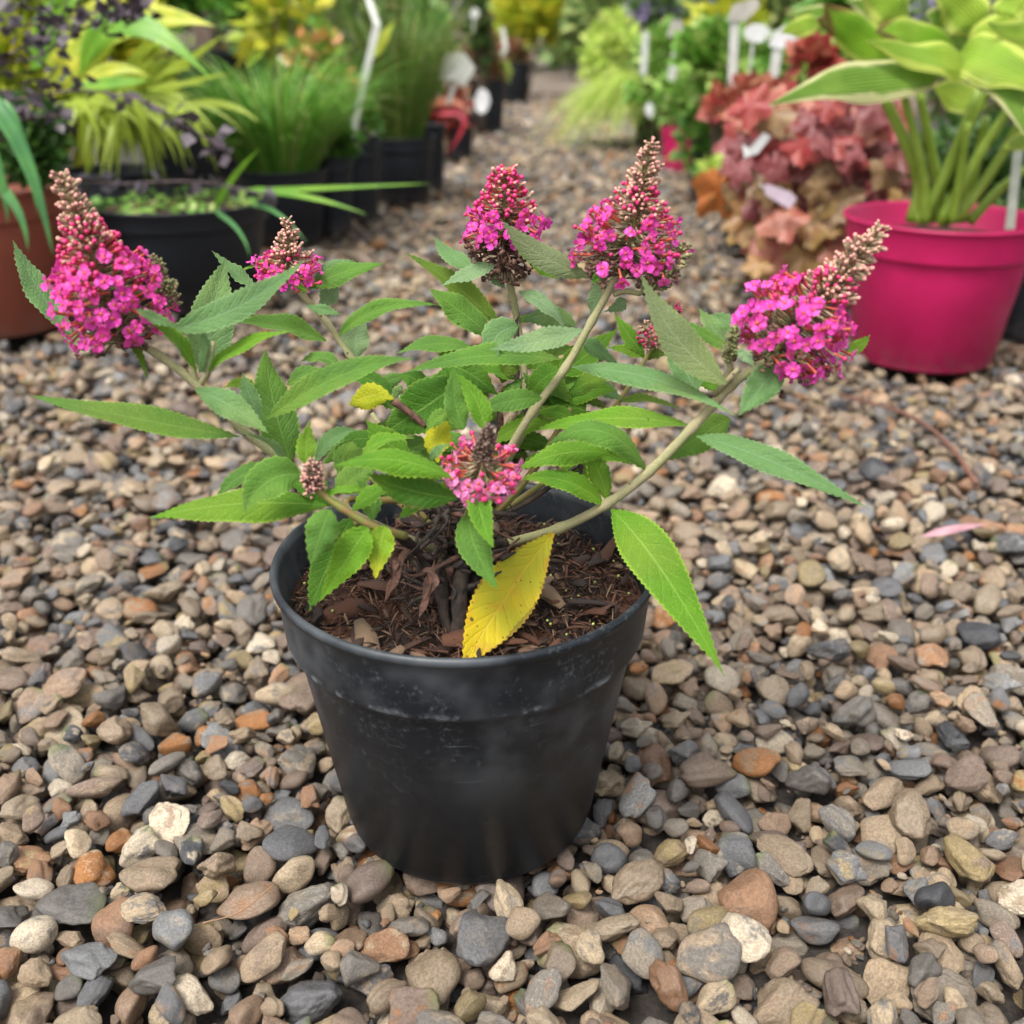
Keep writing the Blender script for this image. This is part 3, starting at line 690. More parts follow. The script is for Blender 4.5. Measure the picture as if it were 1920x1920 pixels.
# ------------------------------------------------------------------ the butterfly bush in its black pot
def centre_plant():
    t, sc, R, h, soil = make_pot(0, 0, 0, 0, M_POTB, 'round black plastic pot with scuffed collar holding the pink butterfly bush in the foreground',
                                 loc=POT.copy(), R=.1142, h=.185, base_ratio=.702, seg=96, collar=.225, soil_drop=.15, prof_c=(.1086, .1030))
    # bark mulch lying on the soil
    base = []
    for k in range(8):
        r = random.Random(k+40); n = 5; V, F = [], []; wv = r.uniform(.22, .5); cu = r.uniform(.2, .9)
        for s in (0, 1):
            for i in range(n):
                x = -1+2*i/(n-1); w_ = wv*(1-.5*abs(x)**2)*r.uniform(.75, 1.15)
                for j in (-1, 0, 1):
                    V.append((x, j*w_, .28*cu*(1-x*x)-.25*cu*abs(j)*w_+(.12 if s == 0 else 0)))
        for i in range(n-1):
            for j in range(2):
                a = i*3+j; F.append((a, a+3, a+4, a+1)); b_ = a+3*n; F.append((b_, b_+1, b_+4, b_+3))
        for i in range(n-1):
            for j in (0, 2):
                a = i*3+j; b_ = a+3*n; F.append((a, b_, b_+3, a+3) if j == 0 else (a, a+3, b_+3, b_))
        F.append((0, 1, 1+3*n, 3*n)); F.append((1, 2, 2+3*n, 1+3*n))
        base.append((V, F, [0]*len(F)))
    chm = [mesh_of('bark_chip', b, [M_CHIP]) for b in base]
    R_in = .1040
    for i in range(210):
        a = rnd.uniform(0, 2*PI); r_ = R_in*math.sqrt(rnd.random())*.93; s = rnd.uniform(.003, .0085) if i % 6 else rnd.uniform(.009, .016)
        o = bpy.data.objects.new('bark_chip', rnd.choice(chm)); link(o, soil)
        o.location = (r_*math.cos(a), r_*math.sin(a), sc.z+.003+rnd.uniform(0, .006)+.008*(1-(r_/R_in)**2)); o.rotation_euler = (rnd.uniform(-.6, .6), rnd.uniform(-.5, .5), rnd.uniform(0, 6.3)); o.scale = (s, s, s*.9)
    cr = Bag()
    for i in range(3200):
        a = rnd.uniform(0, 2*PI); r_ = R_in*math.sqrt(rnd.random())*.99; s = rnd.uniform(.0012, .0042)
        M = Euler((rnd.uniform(-1, 1), rnd.uniform(-1, 1), rnd.uniform(0, 6))).to_matrix()*s; M = M @ Matrix.Diagonal((1.3, .5, 1)); M = M.to_4x4(); M.translation = Vector((POT.x+r_*math.cos(a), POT.y+r_*math.sin(a), sc.z+.002+rnd.uniform(0, .004)+.007*(1-(r_/R_in)**2)))
        cr.add(rnd.choice(base), M, rnd.random())
    cr.build('bark_crumbs', [M_CHIP], soil, kind='stuff')
    gm = simple('fertiliser_granule', (.45, .50, .12), .6); gr = Bag()
    for i in range(46):
        a = rnd.uniform(-1.1, 1.0) if i % 3 else rnd.uniform(0, 6.3); r_ = R_in*rnd.uniform(.45, .95)
        gr.add(lathe([(.0003, -.001), (.0009, 0), (.0004, .0009)], 6), orient((POT.x+r_*math.cos(a), POT.y+r_*math.sin(a), sc.z+.010), (rnd.uniform(-1, 1), rnd.uniform(-1, 1), 1), rnd.uniform(.6, 1.2)))
    gr.build('fertiliser_granules', [gm], soil, kind='stuff')

    bush = thing('butterfly_bush', 'compact butterfly bush with magenta flower spikes and serrated leaves growing in the front black pot', 'plant', (POT.x, POT.y, sc.z))
    def st(pts, r0, r1, m=M_STEM, name='stem', nodes=None, seg=12, rough=.04, label=None):
        P = [at(*p) for p in pts]; k_ = .72 if r0 > .0025 else 1
        if nodes is None and len(pts) > 4: nodes = [q/(len(pts)-1) for q in range(2, len(pts)-1)]
        V, F, mi = tube(P, r0*k_, r1*k_, seg, nodes, rough); return build(name, V, F, m, bush, label=label)
    CR = (868, 1050, .535)
    st([CR, (950, 1020, .525), (1050, 990, .515), (1138, 945, .505), (1215, 886, .50), (1300, 800, .50), (1370, 723, .50), (1420, 688, .50), (1455, 665, .50)], .0040, .0032)
    st([CR, (915, 940, .535), (950, 855, .535), (1000, 770, .54), (1060, 690, .55), (1110, 602, .555), (1150, 530, .56), (1168, 490, .56)], .0036, .0027)
    st([(880, 1010, .55), (955, 850, .57), (983, 740, .585), (975, 640, .59), (962, 560, .59), (950, 505, .59)], .0034, .0026)
    st([CR, (740, 1000, .51), (640, 950, .50), (548, 878, .50), (455, 805, .50), (370, 722, .50), (295, 664, .50), (240, 636, .50)], .0036, .0028)
    st([(760, 1005, .47), (700, 988, .455), (640, 952, .45), (600, 922, .45), (585, 905, .45)], .0030, .0020, M_STEM2)
    st([(850, 1000, .56), (760, 800, .60), (700, 720, .62), (655, 665, .625), (612, 603, .63), (570, 556, .635), (543, 530, .635)], .0030, .0026)
    st([(880, 1000, .58), (1080, 860, .60), (1155, 760, .61), (1195, 700, .615), (1222, 650, .62)], .0028, .0018, M_STEM2)
    st([CR, (872, 985, .49), (890, 930, .475), (903, 890, .47)], .0030, .0024, M_STEM2)
    st([(1360, 724, .50), (1369, 690, .495), (1360, 672, .495)], .0018, .0014)
    st([(1340, 740, .50), (1385, 690, .49)], .0016, .0012)
    st([(370, 725, .50), (358, 680, .50), (345, 640, .50)], .0016, .0012)
    st([(375, 722, .50), (392, 690, .50), (400, 640, .505)], .0016, .0012)
    st([(1150, 552, .56), (1175, 546, .56), (1200, 550, .555), (1207, 535, .555)], .0017, .0012)
    st([(1135, 560, .56), (1128, 535, .56), (1112, 520, .56)], .0016, .0012)
    st([(690, 940, .50), (760, 940, .51), (800, 975, .51)], .0022, .0018, M_STEM2)
    st([(668, 985, .50), (650, 940, .52), (700, 935, .53)], .0020, .0016, M_STEM2)
    st([(960, 850, .57), (985, 790, .58), (968, 700, .585), (970, 600, .59), (958, 530, .59)], .0020, .0012, M_DEAD, 'dead_stem', rough=.2, label='blackened dead stem')
    st([(955, 900, .56), (988, 800, .565), (978, 745, .57)], .0028, .0022, M_DEAD, 'dead_stem', rough=.2, label='blackened dead stem')
    st([(900, 930, .55), (935, 820, .555), (938, 760, .56), (940, 725, .56)], .0032, .0016, M_WITHER, 'dead_stem', rough=.25, label='brown dead stem')
    st([(800, 800, .52), (765, 772, .52), (738, 752, .52)], .0016, .0022, M_WITHER, 'dead_stem', rough=.2)
    st([(1092, 850, .55), (1085, 872, .55), (1062, 885, .55)], .0012, .0010, M_DEAD, 'dead_stem', rough=.4)
    st([(1080, 850, .55), (1090, 880, .55), (1078, 895, .55)], .0010, .0014, M_DEAD, 'dead_stem', rough=.5)
    for pts_, ra_, rb_ in ((((855, 1165, .475), (862, 1100, .49), (866, 1030, .505), (872, 975, .50)), .0085, .0035), (((840, 1150, .48), (832, 1090, .50), (850, 1020, .52), (885, 960, .53)), .006, .003), (((875, 1160, .48), (888, 1110, .50), (905, 1040, .52), (950, 1015, .52)), .006, .0034),
                         (((850, 1150, .48), (815, 1090, .50), (780, 1030, .50), (742, 1003, .48)), .0055, .0030), (((860, 1140, .49), (868, 1070, .52), (900, 1000, .55), (925, 940, .55)), .0055, .003)):
        P_ = [at(*q) for q in pts_]; P_[0].z = sc.z-.002
        V, F, mi = tube(P_, ra_*.55, rb_*.8, 12, None, .28); build('woody_base', V, F, M_WOODY, bush)
    # old crown: a knot of dead shrivelled shoots at the heart of the plant
    kn = Bag()
    for i in range(300):
        x = rnd.gauss(860, 34); y0 = rnd.uniform(945, 1150); Yq = rnd.uniform(.49, .56)
        a = at(x, y0, Yq); dx = Vector((rnd.uniform(-.022, .022), rnd.uniform(-.015, .015), rnd.uniform(-.02, .012)))
        if a.z < sc.z+.004: a.z = sc.z+.006+rnd.uniform(0, .012)
        e = a+dx; e.z = max(e.z, sc.z+.004)
        kn.add(tube([a, (a+e)/2+Vector((rnd.uniform(-1, 1), rnd.uniform(-1, 1), rnd.uniform(-1, 1)))*.005, e], rnd.uniform(.0008, .0022), .0005, 5, rough=.45, sub=3, mi=rnd.choice([0, 0, 0, 1])))
    kn.build('old_crown', [M_DEAD, M_WITHER], bush, kind='stuff')
    for (a, b_, c_) in (((770, 1010, .50), (740, 1090, .47), (720, 1130, .46)), ((815, 1050, .49), (800, 1120, .47), (785, 1160, .465)), ((790, 1070, .48), (812, 1085, .475), (795, 1130, .47)), ((755, 1030, .50), (735, 1060, .49), (745, 1120, .475))):
        P = at(*b_[:2], b_[2])
        leaf(bush, 'olive', a[:2], b_[:2], c_[:2], 22, 30, (a[2], c_[2]), fold=40, wave=.3, serr=False, mats=M_WITHER, name='dead_leaf')
    Lf = lambda *a, **k: leaf(bush, *a, **k)
    # left branch
    Lf('green', (450, 819), (245, 783), (55, 741), 42, (30, 45), (.495, .47), fold=24, wave=.08, ym=.475)
    Lf('grey', (312, 620), (452, 572), (572, 486), 50, 15, (.49, .50), fold=14)
    Lf('grey', (387, 702), (398, 590), (424, 484), 80, 4, (.53, .56), shape='ovate')
    Lf('grey', (480, 540), (440, 510), (397, 470), 22, 40, (.60, .60))
    Lf('grey', (135, 625), (70, 540), (24, 450), 42, 25, (.54, .55))
    Lf('grey', (190, 655), (145, 632), (108, 588), 34, 20, (.53, .55))
    Lf('bright', (368, 698), (325, 632), (258, 588), 26, 40, (.49, .475), fold=30)
    Lf('grey', (330, 612), (285, 595), (252, 578), 22, 30, (.48, .47))
    Lf('bright', (382, 702), (455, 648), (550, 620), 26, 45, (.50, .49), fold=28, under=False)
    Lf('grey', (374, 700), (384, 655), (377, 618), 20, 10, (.495, .49))
    Lf('sage', (384, 700), (392, 668), (396, 640), 12, 10, (.495, .49))
    Lf('dark', (232, 612), (262, 665), (276, 712), 15, 20, (.50, .49))
    Lf('grey', (366, 730), (435, 762), (503, 812), 46, 12, (.49, .475), wave=.12)
    Lf('green', (545, 866), (512, 752), (498, 655), 70, 4, (.54, .56), shape='ovate')
    Lf('green', (500, 786), (635, 706), (778, 672), 48, 22, (.49, .48), wave=.06)
    Lf('grey', (487, 785), (468, 742), (455, 698), 30, 10, (.52, .53))
    Lf('grey', (475, 770), (455, 755), (440, 742), 26, 10, (.52, .53))
    Lf('bright', (482, 726), (450, 718), (418, 728), 18, 30, (.55, .56))
    Lf('green', (538, 722), (580, 703), (630, 704), 32, 30, (.57, .57))
    Lf('green', (612, 640), (525, 612), (436, 606), 40, 30, (.62, .58), fold=26)
    Lf('grey', (546, 880), (510, 838), (458, 812), 20, 45, (.495, .48), fold=30)
    Lf('green', (563, 888), (498, 905), (458, 962), 76, 8, (.465, .445), shape='ovate', fold=20)
    Lf('green', (520, 890), (455, 892), (405, 938), 42, 30, (.49, .48), fold=25)
    Lf('bright', (612, 948), (445, 945), (276, 972), 56, (30, 40), (.475, .455), fold=12, wave=.05)
    Lf('dark', (620, 950), (580, 915), (530, 905), 45, 20, (.48, .48))
    Lf('bright', (575, 872), (574, 835), (581, 788), 34, 5, (.465, .47))
    Lf('grey', (592, 866), (625, 822), (670, 806), 30, 25, (.51, .52))
    Lf('green', (606, 868), (640, 842), (662, 822), 24, 25, (.52, .53))
    Lf('green', (619, 955), (600, 1003), (582, 1062), 58, 5, (.44, .43), shape='ovate')
    Lf('dark', (658, 972), (615, 1060), (580, 1146), 62, 8, (.478, .462), shape='ovate')
    Lf('bright', (690, 988), (652, 1045), (600, 1127), 56, 5, (.45, .437), shape='ovate')
    Lf('lime', (722, 986), (712, 1028), (704, 1085), 50, 5, (.455, .445), shape='ovate')
    # middle
    Lf('bright', (846, 895), (735, 862), (626, 874), 42, (30, 35), (.455, .445), fold=14)
    Lf('dark', (858, 934), (765, 918), (688, 888), 58, 5, (.46, .45), under=False, fold=8)
    Lf('bright', (608, 932), (650, 917), (702, 923), 12, 55, (.45, .45))
    Lf('bright', (661, 958), (700, 926), (746, 914), 26, 35, (.46, .465))
    Lf('green', (636, 925), (665, 895), (712, 868), 52, 10, (.48, .49), shape='ovate')
    Lf('green', (698, 976), (692, 935), (668, 898), 36, 10, (.475, .48))
    Lf('green', (640, 900), (650, 850), (662, 822), 46, 10, (.50, .52))
    Lf('bright', (768, 858), (722, 826), (687, 787), 48, 5, (.50, .51), shape='ovate')
    Lf('dark', (800, 880), (760, 862), (690, 850), 40, 10, (.51, .52))
    Lf('bright', (680, 852), (722, 826), (778, 822), 26, 35, (.47, .475))
    Lf('dark', (866, 715), (785, 770), (718, 812), 86, 5, (.53, .52), shape='ovate')
    Lf('yelgreen', (738, 748), (695, 742), (655, 760), 46, 10, (.53, .54), shape='obovate', label='yellowing leaf at the left of the crown')
    Lf('grey', (738, 750), (745, 732), (757, 722), 14, 10, (.55, .55)); Lf('grey', (742, 752), (750, 742), (753, 755), 9, 10, (.55, .55)); Lf('grey', (735, 748), (728, 735), (722, 722), 14, 20, (.555, .56))
    Lf('green', (700, 720), (735, 712), (760, 700), 24, 20, (.58, .58))
    Lf('green', (869, 806), (853, 750), (851, 687), 44, 3, (.482, .49), shape='ovate')
    Lf('bright', (908, 806), (893, 752), (855, 700), 40, 12, (.478, .487), shape='ovate')
    Lf('yelgreen', (838, 790), (818, 830), (822, 868), 46, 5, (.50, .49), shape='ovate')
    Lf('green', (842, 770), (818, 785), (798, 808), 28, 15, (.495, .49))
    Lf('grey', (808, 862), (820, 845), (845, 832), 16, 15, (.482, .48))
    Lf('green', (1016, 747), (955, 752), (893, 772), 38, 25, (.525, .51), fold=18)
    Lf('dark', (830, 682), (880, 700), (937, 744), 62, 8, (.55, .545), shape='ovate')
    Lf('bright', (968, 712), (915, 696), (868, 686), 24, 40, (.57, .56), fold=24)
    Lf('green', (1052, 674), (905, 668), (763, 698), 40, (25, 40), (.54, .52), fold=20)
    Lf('pale', (1092, 618), (1010, 640), (917, 656), 38, 18, (.53, .505), wave=.08)
    Lf('grey', (972, 612), (930, 632), (934, 681), 52, 10, (.545, .53), shape='ovate')
    Lf('green', (885, 652), (812, 645), (742, 664), 32, 30, (.58, .57))
    Lf('green', (928, 634), (858, 580), (806, 542), 50, 18, (.60, .60))
    Lf('olive', (938, 612), (855, 537), (757, 473), 38, 25, (.63, .64))
    Lf('grey', (890, 503), (845, 478), (814, 443), 32, 20, (.62, .64))
    Lf('pale', (928, 498), (880, 513), (828, 536), 28, 25, (.58, .57), under=False)
    Lf('sage', (1108, 520), (1010, 475), (940, 412), 42, 18, (.555, .54), under=False, fold=10)
    Lf('bright', (992, 494), (1018, 505), (1047, 526), 17, 40, (.58, .58))
    Lf('pale', (946, 540), (925, 520), (900, 508), 20, 30, (.585, .58))
    Lf('pale', (972, 546), (1022, 572), (1062, 620), 30, 28, (.585, .56), fold=24)
    Lf('grey', (1080, 612), (1030, 592), (976, 604), 40, 20, (.60, .60))
    Lf('bright', (965, 600), (1005, 598), (1060, 596), 16, 50, (.61, .61))
    Lf('green', (635, 630), (710, 580), (822, 572), 32, 32, (.62, .60), fold=22)
    Lf('pale', (666, 672), (668, 630), (684, 588), 48, 8, (.64, .65), shape='ovate')
    Lf('green', (577, 542), (645, 510), (722, 494), 36, 28, (.635, .64))
    Lf('grey', (580, 538), (625, 505), (665, 488), 30, 28, (.645, .65))
    Lf('pale', (626, 528), (618, 555), (592, 580), 34, 20, (.65, .65))
    Lf('bright', (578, 549), (560, 536), (540, 522), 12, 20, (.62, .62))
    Lf('grey', (573, 573), (610, 582), (641, 590), 16, 30, (.62, .62), wave=.2)
    Lf('bright', (540, 520), (500, 498), (450, 508), 20, 40, (.64, .64))
    # right branch
    Lf('sage', (1362, 720), (1268, 632), (1202, 512), 60, 8, (.49, .50), fold=8, label='pale olive leaf turned underside out')
    Lf('green', (1394, 673), (1330, 632), (1254, 588), 22, 35, (.50, .51), fold=24)
    Lf('grey', (1358, 650), (1335, 615), (1309, 577), 34, 15, (.51, .52))
    Lf('grey', (1386, 632), (1362, 604), (1330, 590), 28, 20, (.52, .53))
    Lf('grey', (1466, 684), (1425, 728), (1385, 779), 60, 5, (.495, .48), shape='ovate')
    Lf('grey', (1072, 688), (1228, 712), (1385, 783), 44, (22, 35), (.545, .48), fold=16, wave=.06)
    Lf('bright', (1294, 798), (1135, 785), (990, 812), 40, 25, (.505, .53), fold=12)
    Lf('green', (1214, 884), (1125, 808), (1022, 838), 44, (50, 12), (.50, .50), fold=14, ym=.49)
    Lf('bright', (1142, 850), (1055, 850), (966, 882), 44, 15, (.51, .50))
    Lf('bright', (1138, 937), (1122, 882), (1094, 832), 38, 8, (.505, .51))
    Lf('bright', (1135, 950), (1060, 902), (968, 900), 38, 25, (.505, .495), fold=14)
    Lf('bright', (1146, 955), (1238, 1066), (1358, 1267), 84, 5, (.50, .43), fold=12, ym=.465)
    Lf('grey', (1306, 818), (1448, 865), (1626, 952), 48, (28, 18), (.495, .46), fold=16)
    Lf('green', (1368, 784), (1305, 822), (1242, 866), 58, 12, (.53, .52), shape='ovate')
    Lf('grey', (1302, 736), (1282, 690), (1238, 642), 52, 8, (.53, .55), shape='ovate')
    Lf('bright', (1050, 702), (1100, 665), (1160, 615), 46, 12, (.57, .60), shape='ovate')
    Lf('bright', (1208, 667), (1178, 628), (1152, 588), 28, 15, (.62, .63))
    Lf('bright', (1212, 672), (1175, 656), (1138, 652), 16, 35, (.62, .62))
    Lf('olive', (1215, 675), (1232, 662), (1250, 668), 18, 25, (.62, .62))
    Lf('dark', (1098, 772), (1060, 752), (1012, 728), 60, 10, (.57, .575), shape='ovate')
    Lf('green', (1036, 747), (1008, 728), (980, 698), 38, 15, (.575, .58))
    Lf('olive', (1136, 766), (1100, 745), (1058, 728), 17, 30, (.58, .58))
    Lf('olive', (1160, 753), (1215, 752), (1280, 768), 19, 35, (.59, .57), fold=24)
    Lf('grey', (1165, 748), (1125, 722), (1082, 692), 26, 20, (.585, .59))
    Lf('bright', (1356, 736), (1330, 722), (1296, 714), 18, 25, (.54, .55))
    Lf('pale', (1152, 540), (1122, 555), (1107, 592), 34, 15, (.57, .575)); Lf('pale', (1172, 560), (1160, 572), (1132, 585), 24, 20, (.575, .58))
    Lf('dark', (1137, 513), (1122, 520), (1110, 535), 20, 15, (.545, .54))
    Lf('grey', (1088, 640), (1120, 655), (1162, 688), 28, 25, (.56, .57))
    Lf('bright', (1590, 662), (1612, 648), (1632, 627), 22, 20, (.53, .53))
    Lf('grey', (1480, 688), (1505, 690), (1532, 705), 26, 20, (.53, .53))
    Lf('pale', (1382, 660), (1398, 668), (1415, 690), 20, 20, (.485, .48), wave=.2)
    Lf('grey', (1300, 800), (1315, 782), (1320, 770), 14, 40, (.50, .50))
    Lf('bright', (985, 690), (1030, 680), (1075, 700), 30, 30, (.60, .60)); Lf('green', (1000, 640), (1040, 655), (1085, 650), 34, 20, (.61, .61))
    # leaves filling the heart of the plant
    for (k_, p0, pm, p2, w_, r_, Y_) in (('green', (880, 830), (835, 825), (792, 842), 34, 20, (.52, .51)), ('bright', (930, 830), (975, 800), (1040, 792), 30, 30, (.54, .55)), ('green', (920, 790), (950, 740), (985, 705), 36, 15, (.56, .57)),
         ('dark', (1010, 800), (1035, 760), (1070, 740), 34, 20, (.57, .58)), ('green', (640, 880), (672, 858), (705, 856), 30, 20, (.50, .50)), ('dark', (800, 905), (770, 880), (735, 880), 34, 15, (.49, .49)),
         ('green', (760, 770), (730, 745), (690, 735), 28, 25, (.56, .57)), ('dark', (900, 715), (860, 700), (800, 712), 34, 25, (.57, .57)), ('green', (1000, 690), (1040, 720), (1075, 760), 34, 10, (.57, .57)),
         ('bright', (1080, 800), (1050, 775), (1000, 775), 28, 30, (.55, .55)), ('green', (720, 930), (740, 900), (790, 890), 30, 25, (.47, .47)), ('dark', (985, 880), (1010, 860), (1060, 868), 26, 30, (.53, .53)), ('green', (640, 690), (600, 670), (560, 680), 24, 30, (.60, .61))):
        Lf(k_, p0, pm, p2, w_, r_, Y_)
    for i in range(34):
        a_ = i*2.4+rnd.uniform(-.3, .3); q = rnd.uniform(20, 150); cx, cy = 895+q*1.5*math.cos(a_), 800+q*.75*math.sin(a_); Ln = rnd.uniform(75, 125); yy = .545+.04*rnd.random()-(.03 if cy > 840 else 0)
        dx, dy = math.cos(a_)*Ln, math.sin(a_)*Ln*.55
        if cy+dy > 925: dy = 925-cy
        Lf(rnd.choice(['green', 'dark', 'dark', 'green', 'bright', 'olive']), (cx, cy), (cx+dx*.5, cy+dy*.5-rnd.uniform(2, 16)), (cx+dx, cy+dy), rnd.uniform(28, 44), rnd.uniform(8, 35), (yy, yy+rnd.uniform(-.01, .01)))
    for i in range(9):
        x0, y0 = 868+rnd.uniform(-12, 18), rnd.uniform(985, 1040); x1, y1 = 900+rnd.uniform(-230, 260), rnd.uniform(760, 880); st([(x0, y0, .535), ((x0+x1)/2+rnd.uniform(-15, 15), (y0+y1)/2+15, .545), (x1, y1, .56)], .0021, .0013, rnd.choice([M_STEM, M_STEM2, M_WOODY]))
    # under the pale flower head
    Lf('green', (878, 962), (892, 1030), (933, 1104), 60, 4, (.47, .445), shape='ovate')
    Lf('bright', (893, 905), (903, 968), (926, 1027), 46, 4, (.462, .437), shape='ovate', fold=22)
    Lf('bright', (797, 942), (770, 955), (747, 974), 18, 30, (.47, .46))
    Lf('bright', (868, 930), (845, 915), (822, 905), 32, 15, (.475, .47)); Lf('bright', (860, 905), (838, 885), (815, 882), 24, 20, (.47, .47))
    # the big yellow leaf lying in the pot
    Lf('yellow', (1043, 992), (958, 1105), (868, 1250), 92, 4, (.515, .452), shape='obovate', fold=6, curl=.08, wave=.03, label='large yellow dying leaf hanging to the soil', ym=.49)
    # flower spikes
    spike(bush, (232, 640), (112, 322), .50, .50, [(0, 78), (.1, 108), (.3, 110), (.45, 92), (.55, 66), (.65, 44), (.75, 34), (.9, 26), (1, 15)], 84, (.02, .52), 110, (.30, .76), 12, (.60, .99),
          'tall magenta flower spike at the far left with a long pink bud tip', wither=26, t_wither=(-.03, .12), bend=(4, 0))
    spike(bush, (1452, 662), (1650, 430), .50, .50, [(-.1, 70), (.0, 92), (.1, 118), (.25, 122), (.4, 92), (.5, 62), (.6, 40), (.8, 34), (.93, 26), (1, 14)], 84, (-.06, .46), 70, (.26, .66), 13, (.52, .99),
          'magenta flower spike leaning right with a tan bud tip', wither=30, t_wither=(-.15, .25))
    spike(bush, (1166, 524), (1222, 266), .56, .55, [(0, 82), (.12, 108), (.3, 112), (.45, 92), (.55, 56), (.66, 36), (.8, 30), (1, 12)], 52, (.10, .52), 60, (.28, .72), 11, (.53, .99),
          'upright magenta flower spike right of the middle with a tan bud tip', wither=60, t_wither=(0, .22))
    spike(bush, (942, 510), (949, 308), .59, .585, [(0, 52), (.2, 72), (.35, 78), (.5, 74), (.65, 50), (.8, 36), (.92, 26), (1, 12)], 38, (.30, .62), 78, (.52, .98), 3, (.6, .9),
          'upright magenta flower spike above the middle with brown withered flowers below', wither=110, t_wither=(.0, .36))
    spike(bush, (540, 535), (540, 418), .635, .63, [(0, 60), (.2, 76), (.4, 62), (.55, 26), (.7, 20), (.85, 20), (1, 12)], 24, (.05, .46), 26, (.2, .58), 7, (.45, .98),
          'small pink flower spike at the back left', droop=.0)
    spike(bush, (900, 900), (914, 806), .472, .458, [(0, 62), (.2, 78), (.36, 74), (.45, 50), (.52, 22), (.8, 17), (1, 7)], 32, (.05, .36), 26, (.10, .44), 11, (.52, 1.0),
          'pale pink flower head opening at the front centre', pale=True, cal=(M_CALYXD, M_CALYXD), size=1.0)
    spike(bush, (587, 912), (585, 868), .45, .445, [(0, 24), (.4, 24), (.7, 17), (1, 6)], 0, (0, .1), 0, (0, .2), 9, (0, .95), 'small unopened bud cone at the left', cal=(M_BUDPINK, M_CALYXD), size=.7)
    spike(bush, (1225, 650), (1208, 612), .62, .62, [(0, 14), (.5, 22), (1, 12)], 1, (.3, .6), 16, (.1, .9), 2, (.2, .9), 'tiny pink flower cluster behind the right stems', size=.8)
    spike(bush, (1270, 602), (1271, 572), .62, .62, [(0, 8), (.6, 8), (1, 4)], 0, (0, .1), 0, (0, .1), 5, (0, .95), 'tiny dark red bud cone behind the right stems', cal=(M_BUDHOT, M_CALYXD), size=.6)
    spike(bush, (320, 560), (290, 487), .51, .51, [(0, 20), (.4, 22), (.8, 15), (1, 7)], 0, (0, .1), 0, (0, .1), 10, (0, .98), 'green brown bud cone beside the far left spike', cal=(M_CALYXG, M_CALYX), size=.85)
    spike(bush, (1225, 530), (1285, 462), .55, .55, [(0, 22), (.4, 30), (.8, 24), (1, 10)], 0, (0, .1), 0, (0, .1), 9, (0, .98), 'olive seed cone under the upright right spike', cal=(M_CALYXG, M_CALYX), size=.95)
    spike(bush, (1366, 668), (1376, 622), .492, .49, [(0, 15), (.5, 17), (1, 8)], 0, (0, .1), 0, (0, .1), 9, (0, .98), 'green bud cone beside the right leaning spike', cal=(M_CALYXG, M_CALYXG), size=.8)
    print('florets', N_FLORET[0])
centre_plant()

# ------------------------------------------------------------------ background foliage kit
LT = np.array([(0, 0, 0), (-.36, .42, .06), (0, .45, -.04), (.36, .42, .06), (0, 1, -.08)], float); LTF = [(0, 2, 1), (0, 3, 2), (1, 2, 4), (2, 3, 4)]
LTF = np.array(LTF)
def rot_batch(dirs, ups):
    y = dirs/np.linalg.norm(dirs, axis=1)[:, None]; z = ups-(ups*y).sum(1)[:, None]*y; z /= np.maximum(np.linalg.norm(z, axis=1), 1e-6)[:, None]
    x = np.cross(y, z); return np.stack([x, y, z], 2)
def leaf_cloud(pts, dirs, size, aspect=1.0, r=rng, up=(0, 0, 1), upj=.6):
    n = len(pts); ups = np.tile(up, (n, 1))+r.normal(size=(n, 3))*upj; Rm = rot_batch(dirs, ups)
    T = LT*np.array([aspect, 1, 1]); V = np.einsum('nij,kj->nki', Rm, T)*size[:, None, None]+pts[:, None, :]
    F = (LTF[None]+np.arange(n)[:, None, None]*5).reshape(-1, 3); return V.reshape(-1, 3), F, np.repeat(r.random(n), 5)
def clumped(n, c, rad, r=rng, shell=.5, clumps=14):
    """points in an ellipsoid gathered round lumps of uneven size, so the outline stays ragged"""
    cc = r.normal(size=(clumps, 3)); cc /= np.linalg.norm(cc, axis=1)[:, None]; cc *= r.uniform(.35, .85, (clumps, 1)); cr = r.uniform(.22, .48, clumps)
    k = r.integers(clumps, size=n); d = r.normal(size=(n, 3)); d /= np.linalg.norm(d, axis=1)[:, None]; q = r.random(n)**.5
    loc = cc[k]+d*(q*cr[k])[:, None]; return np.array(c)+loc*np.array(rad), d*.7+cc[k]*.8+np.array([0, 0, .25])
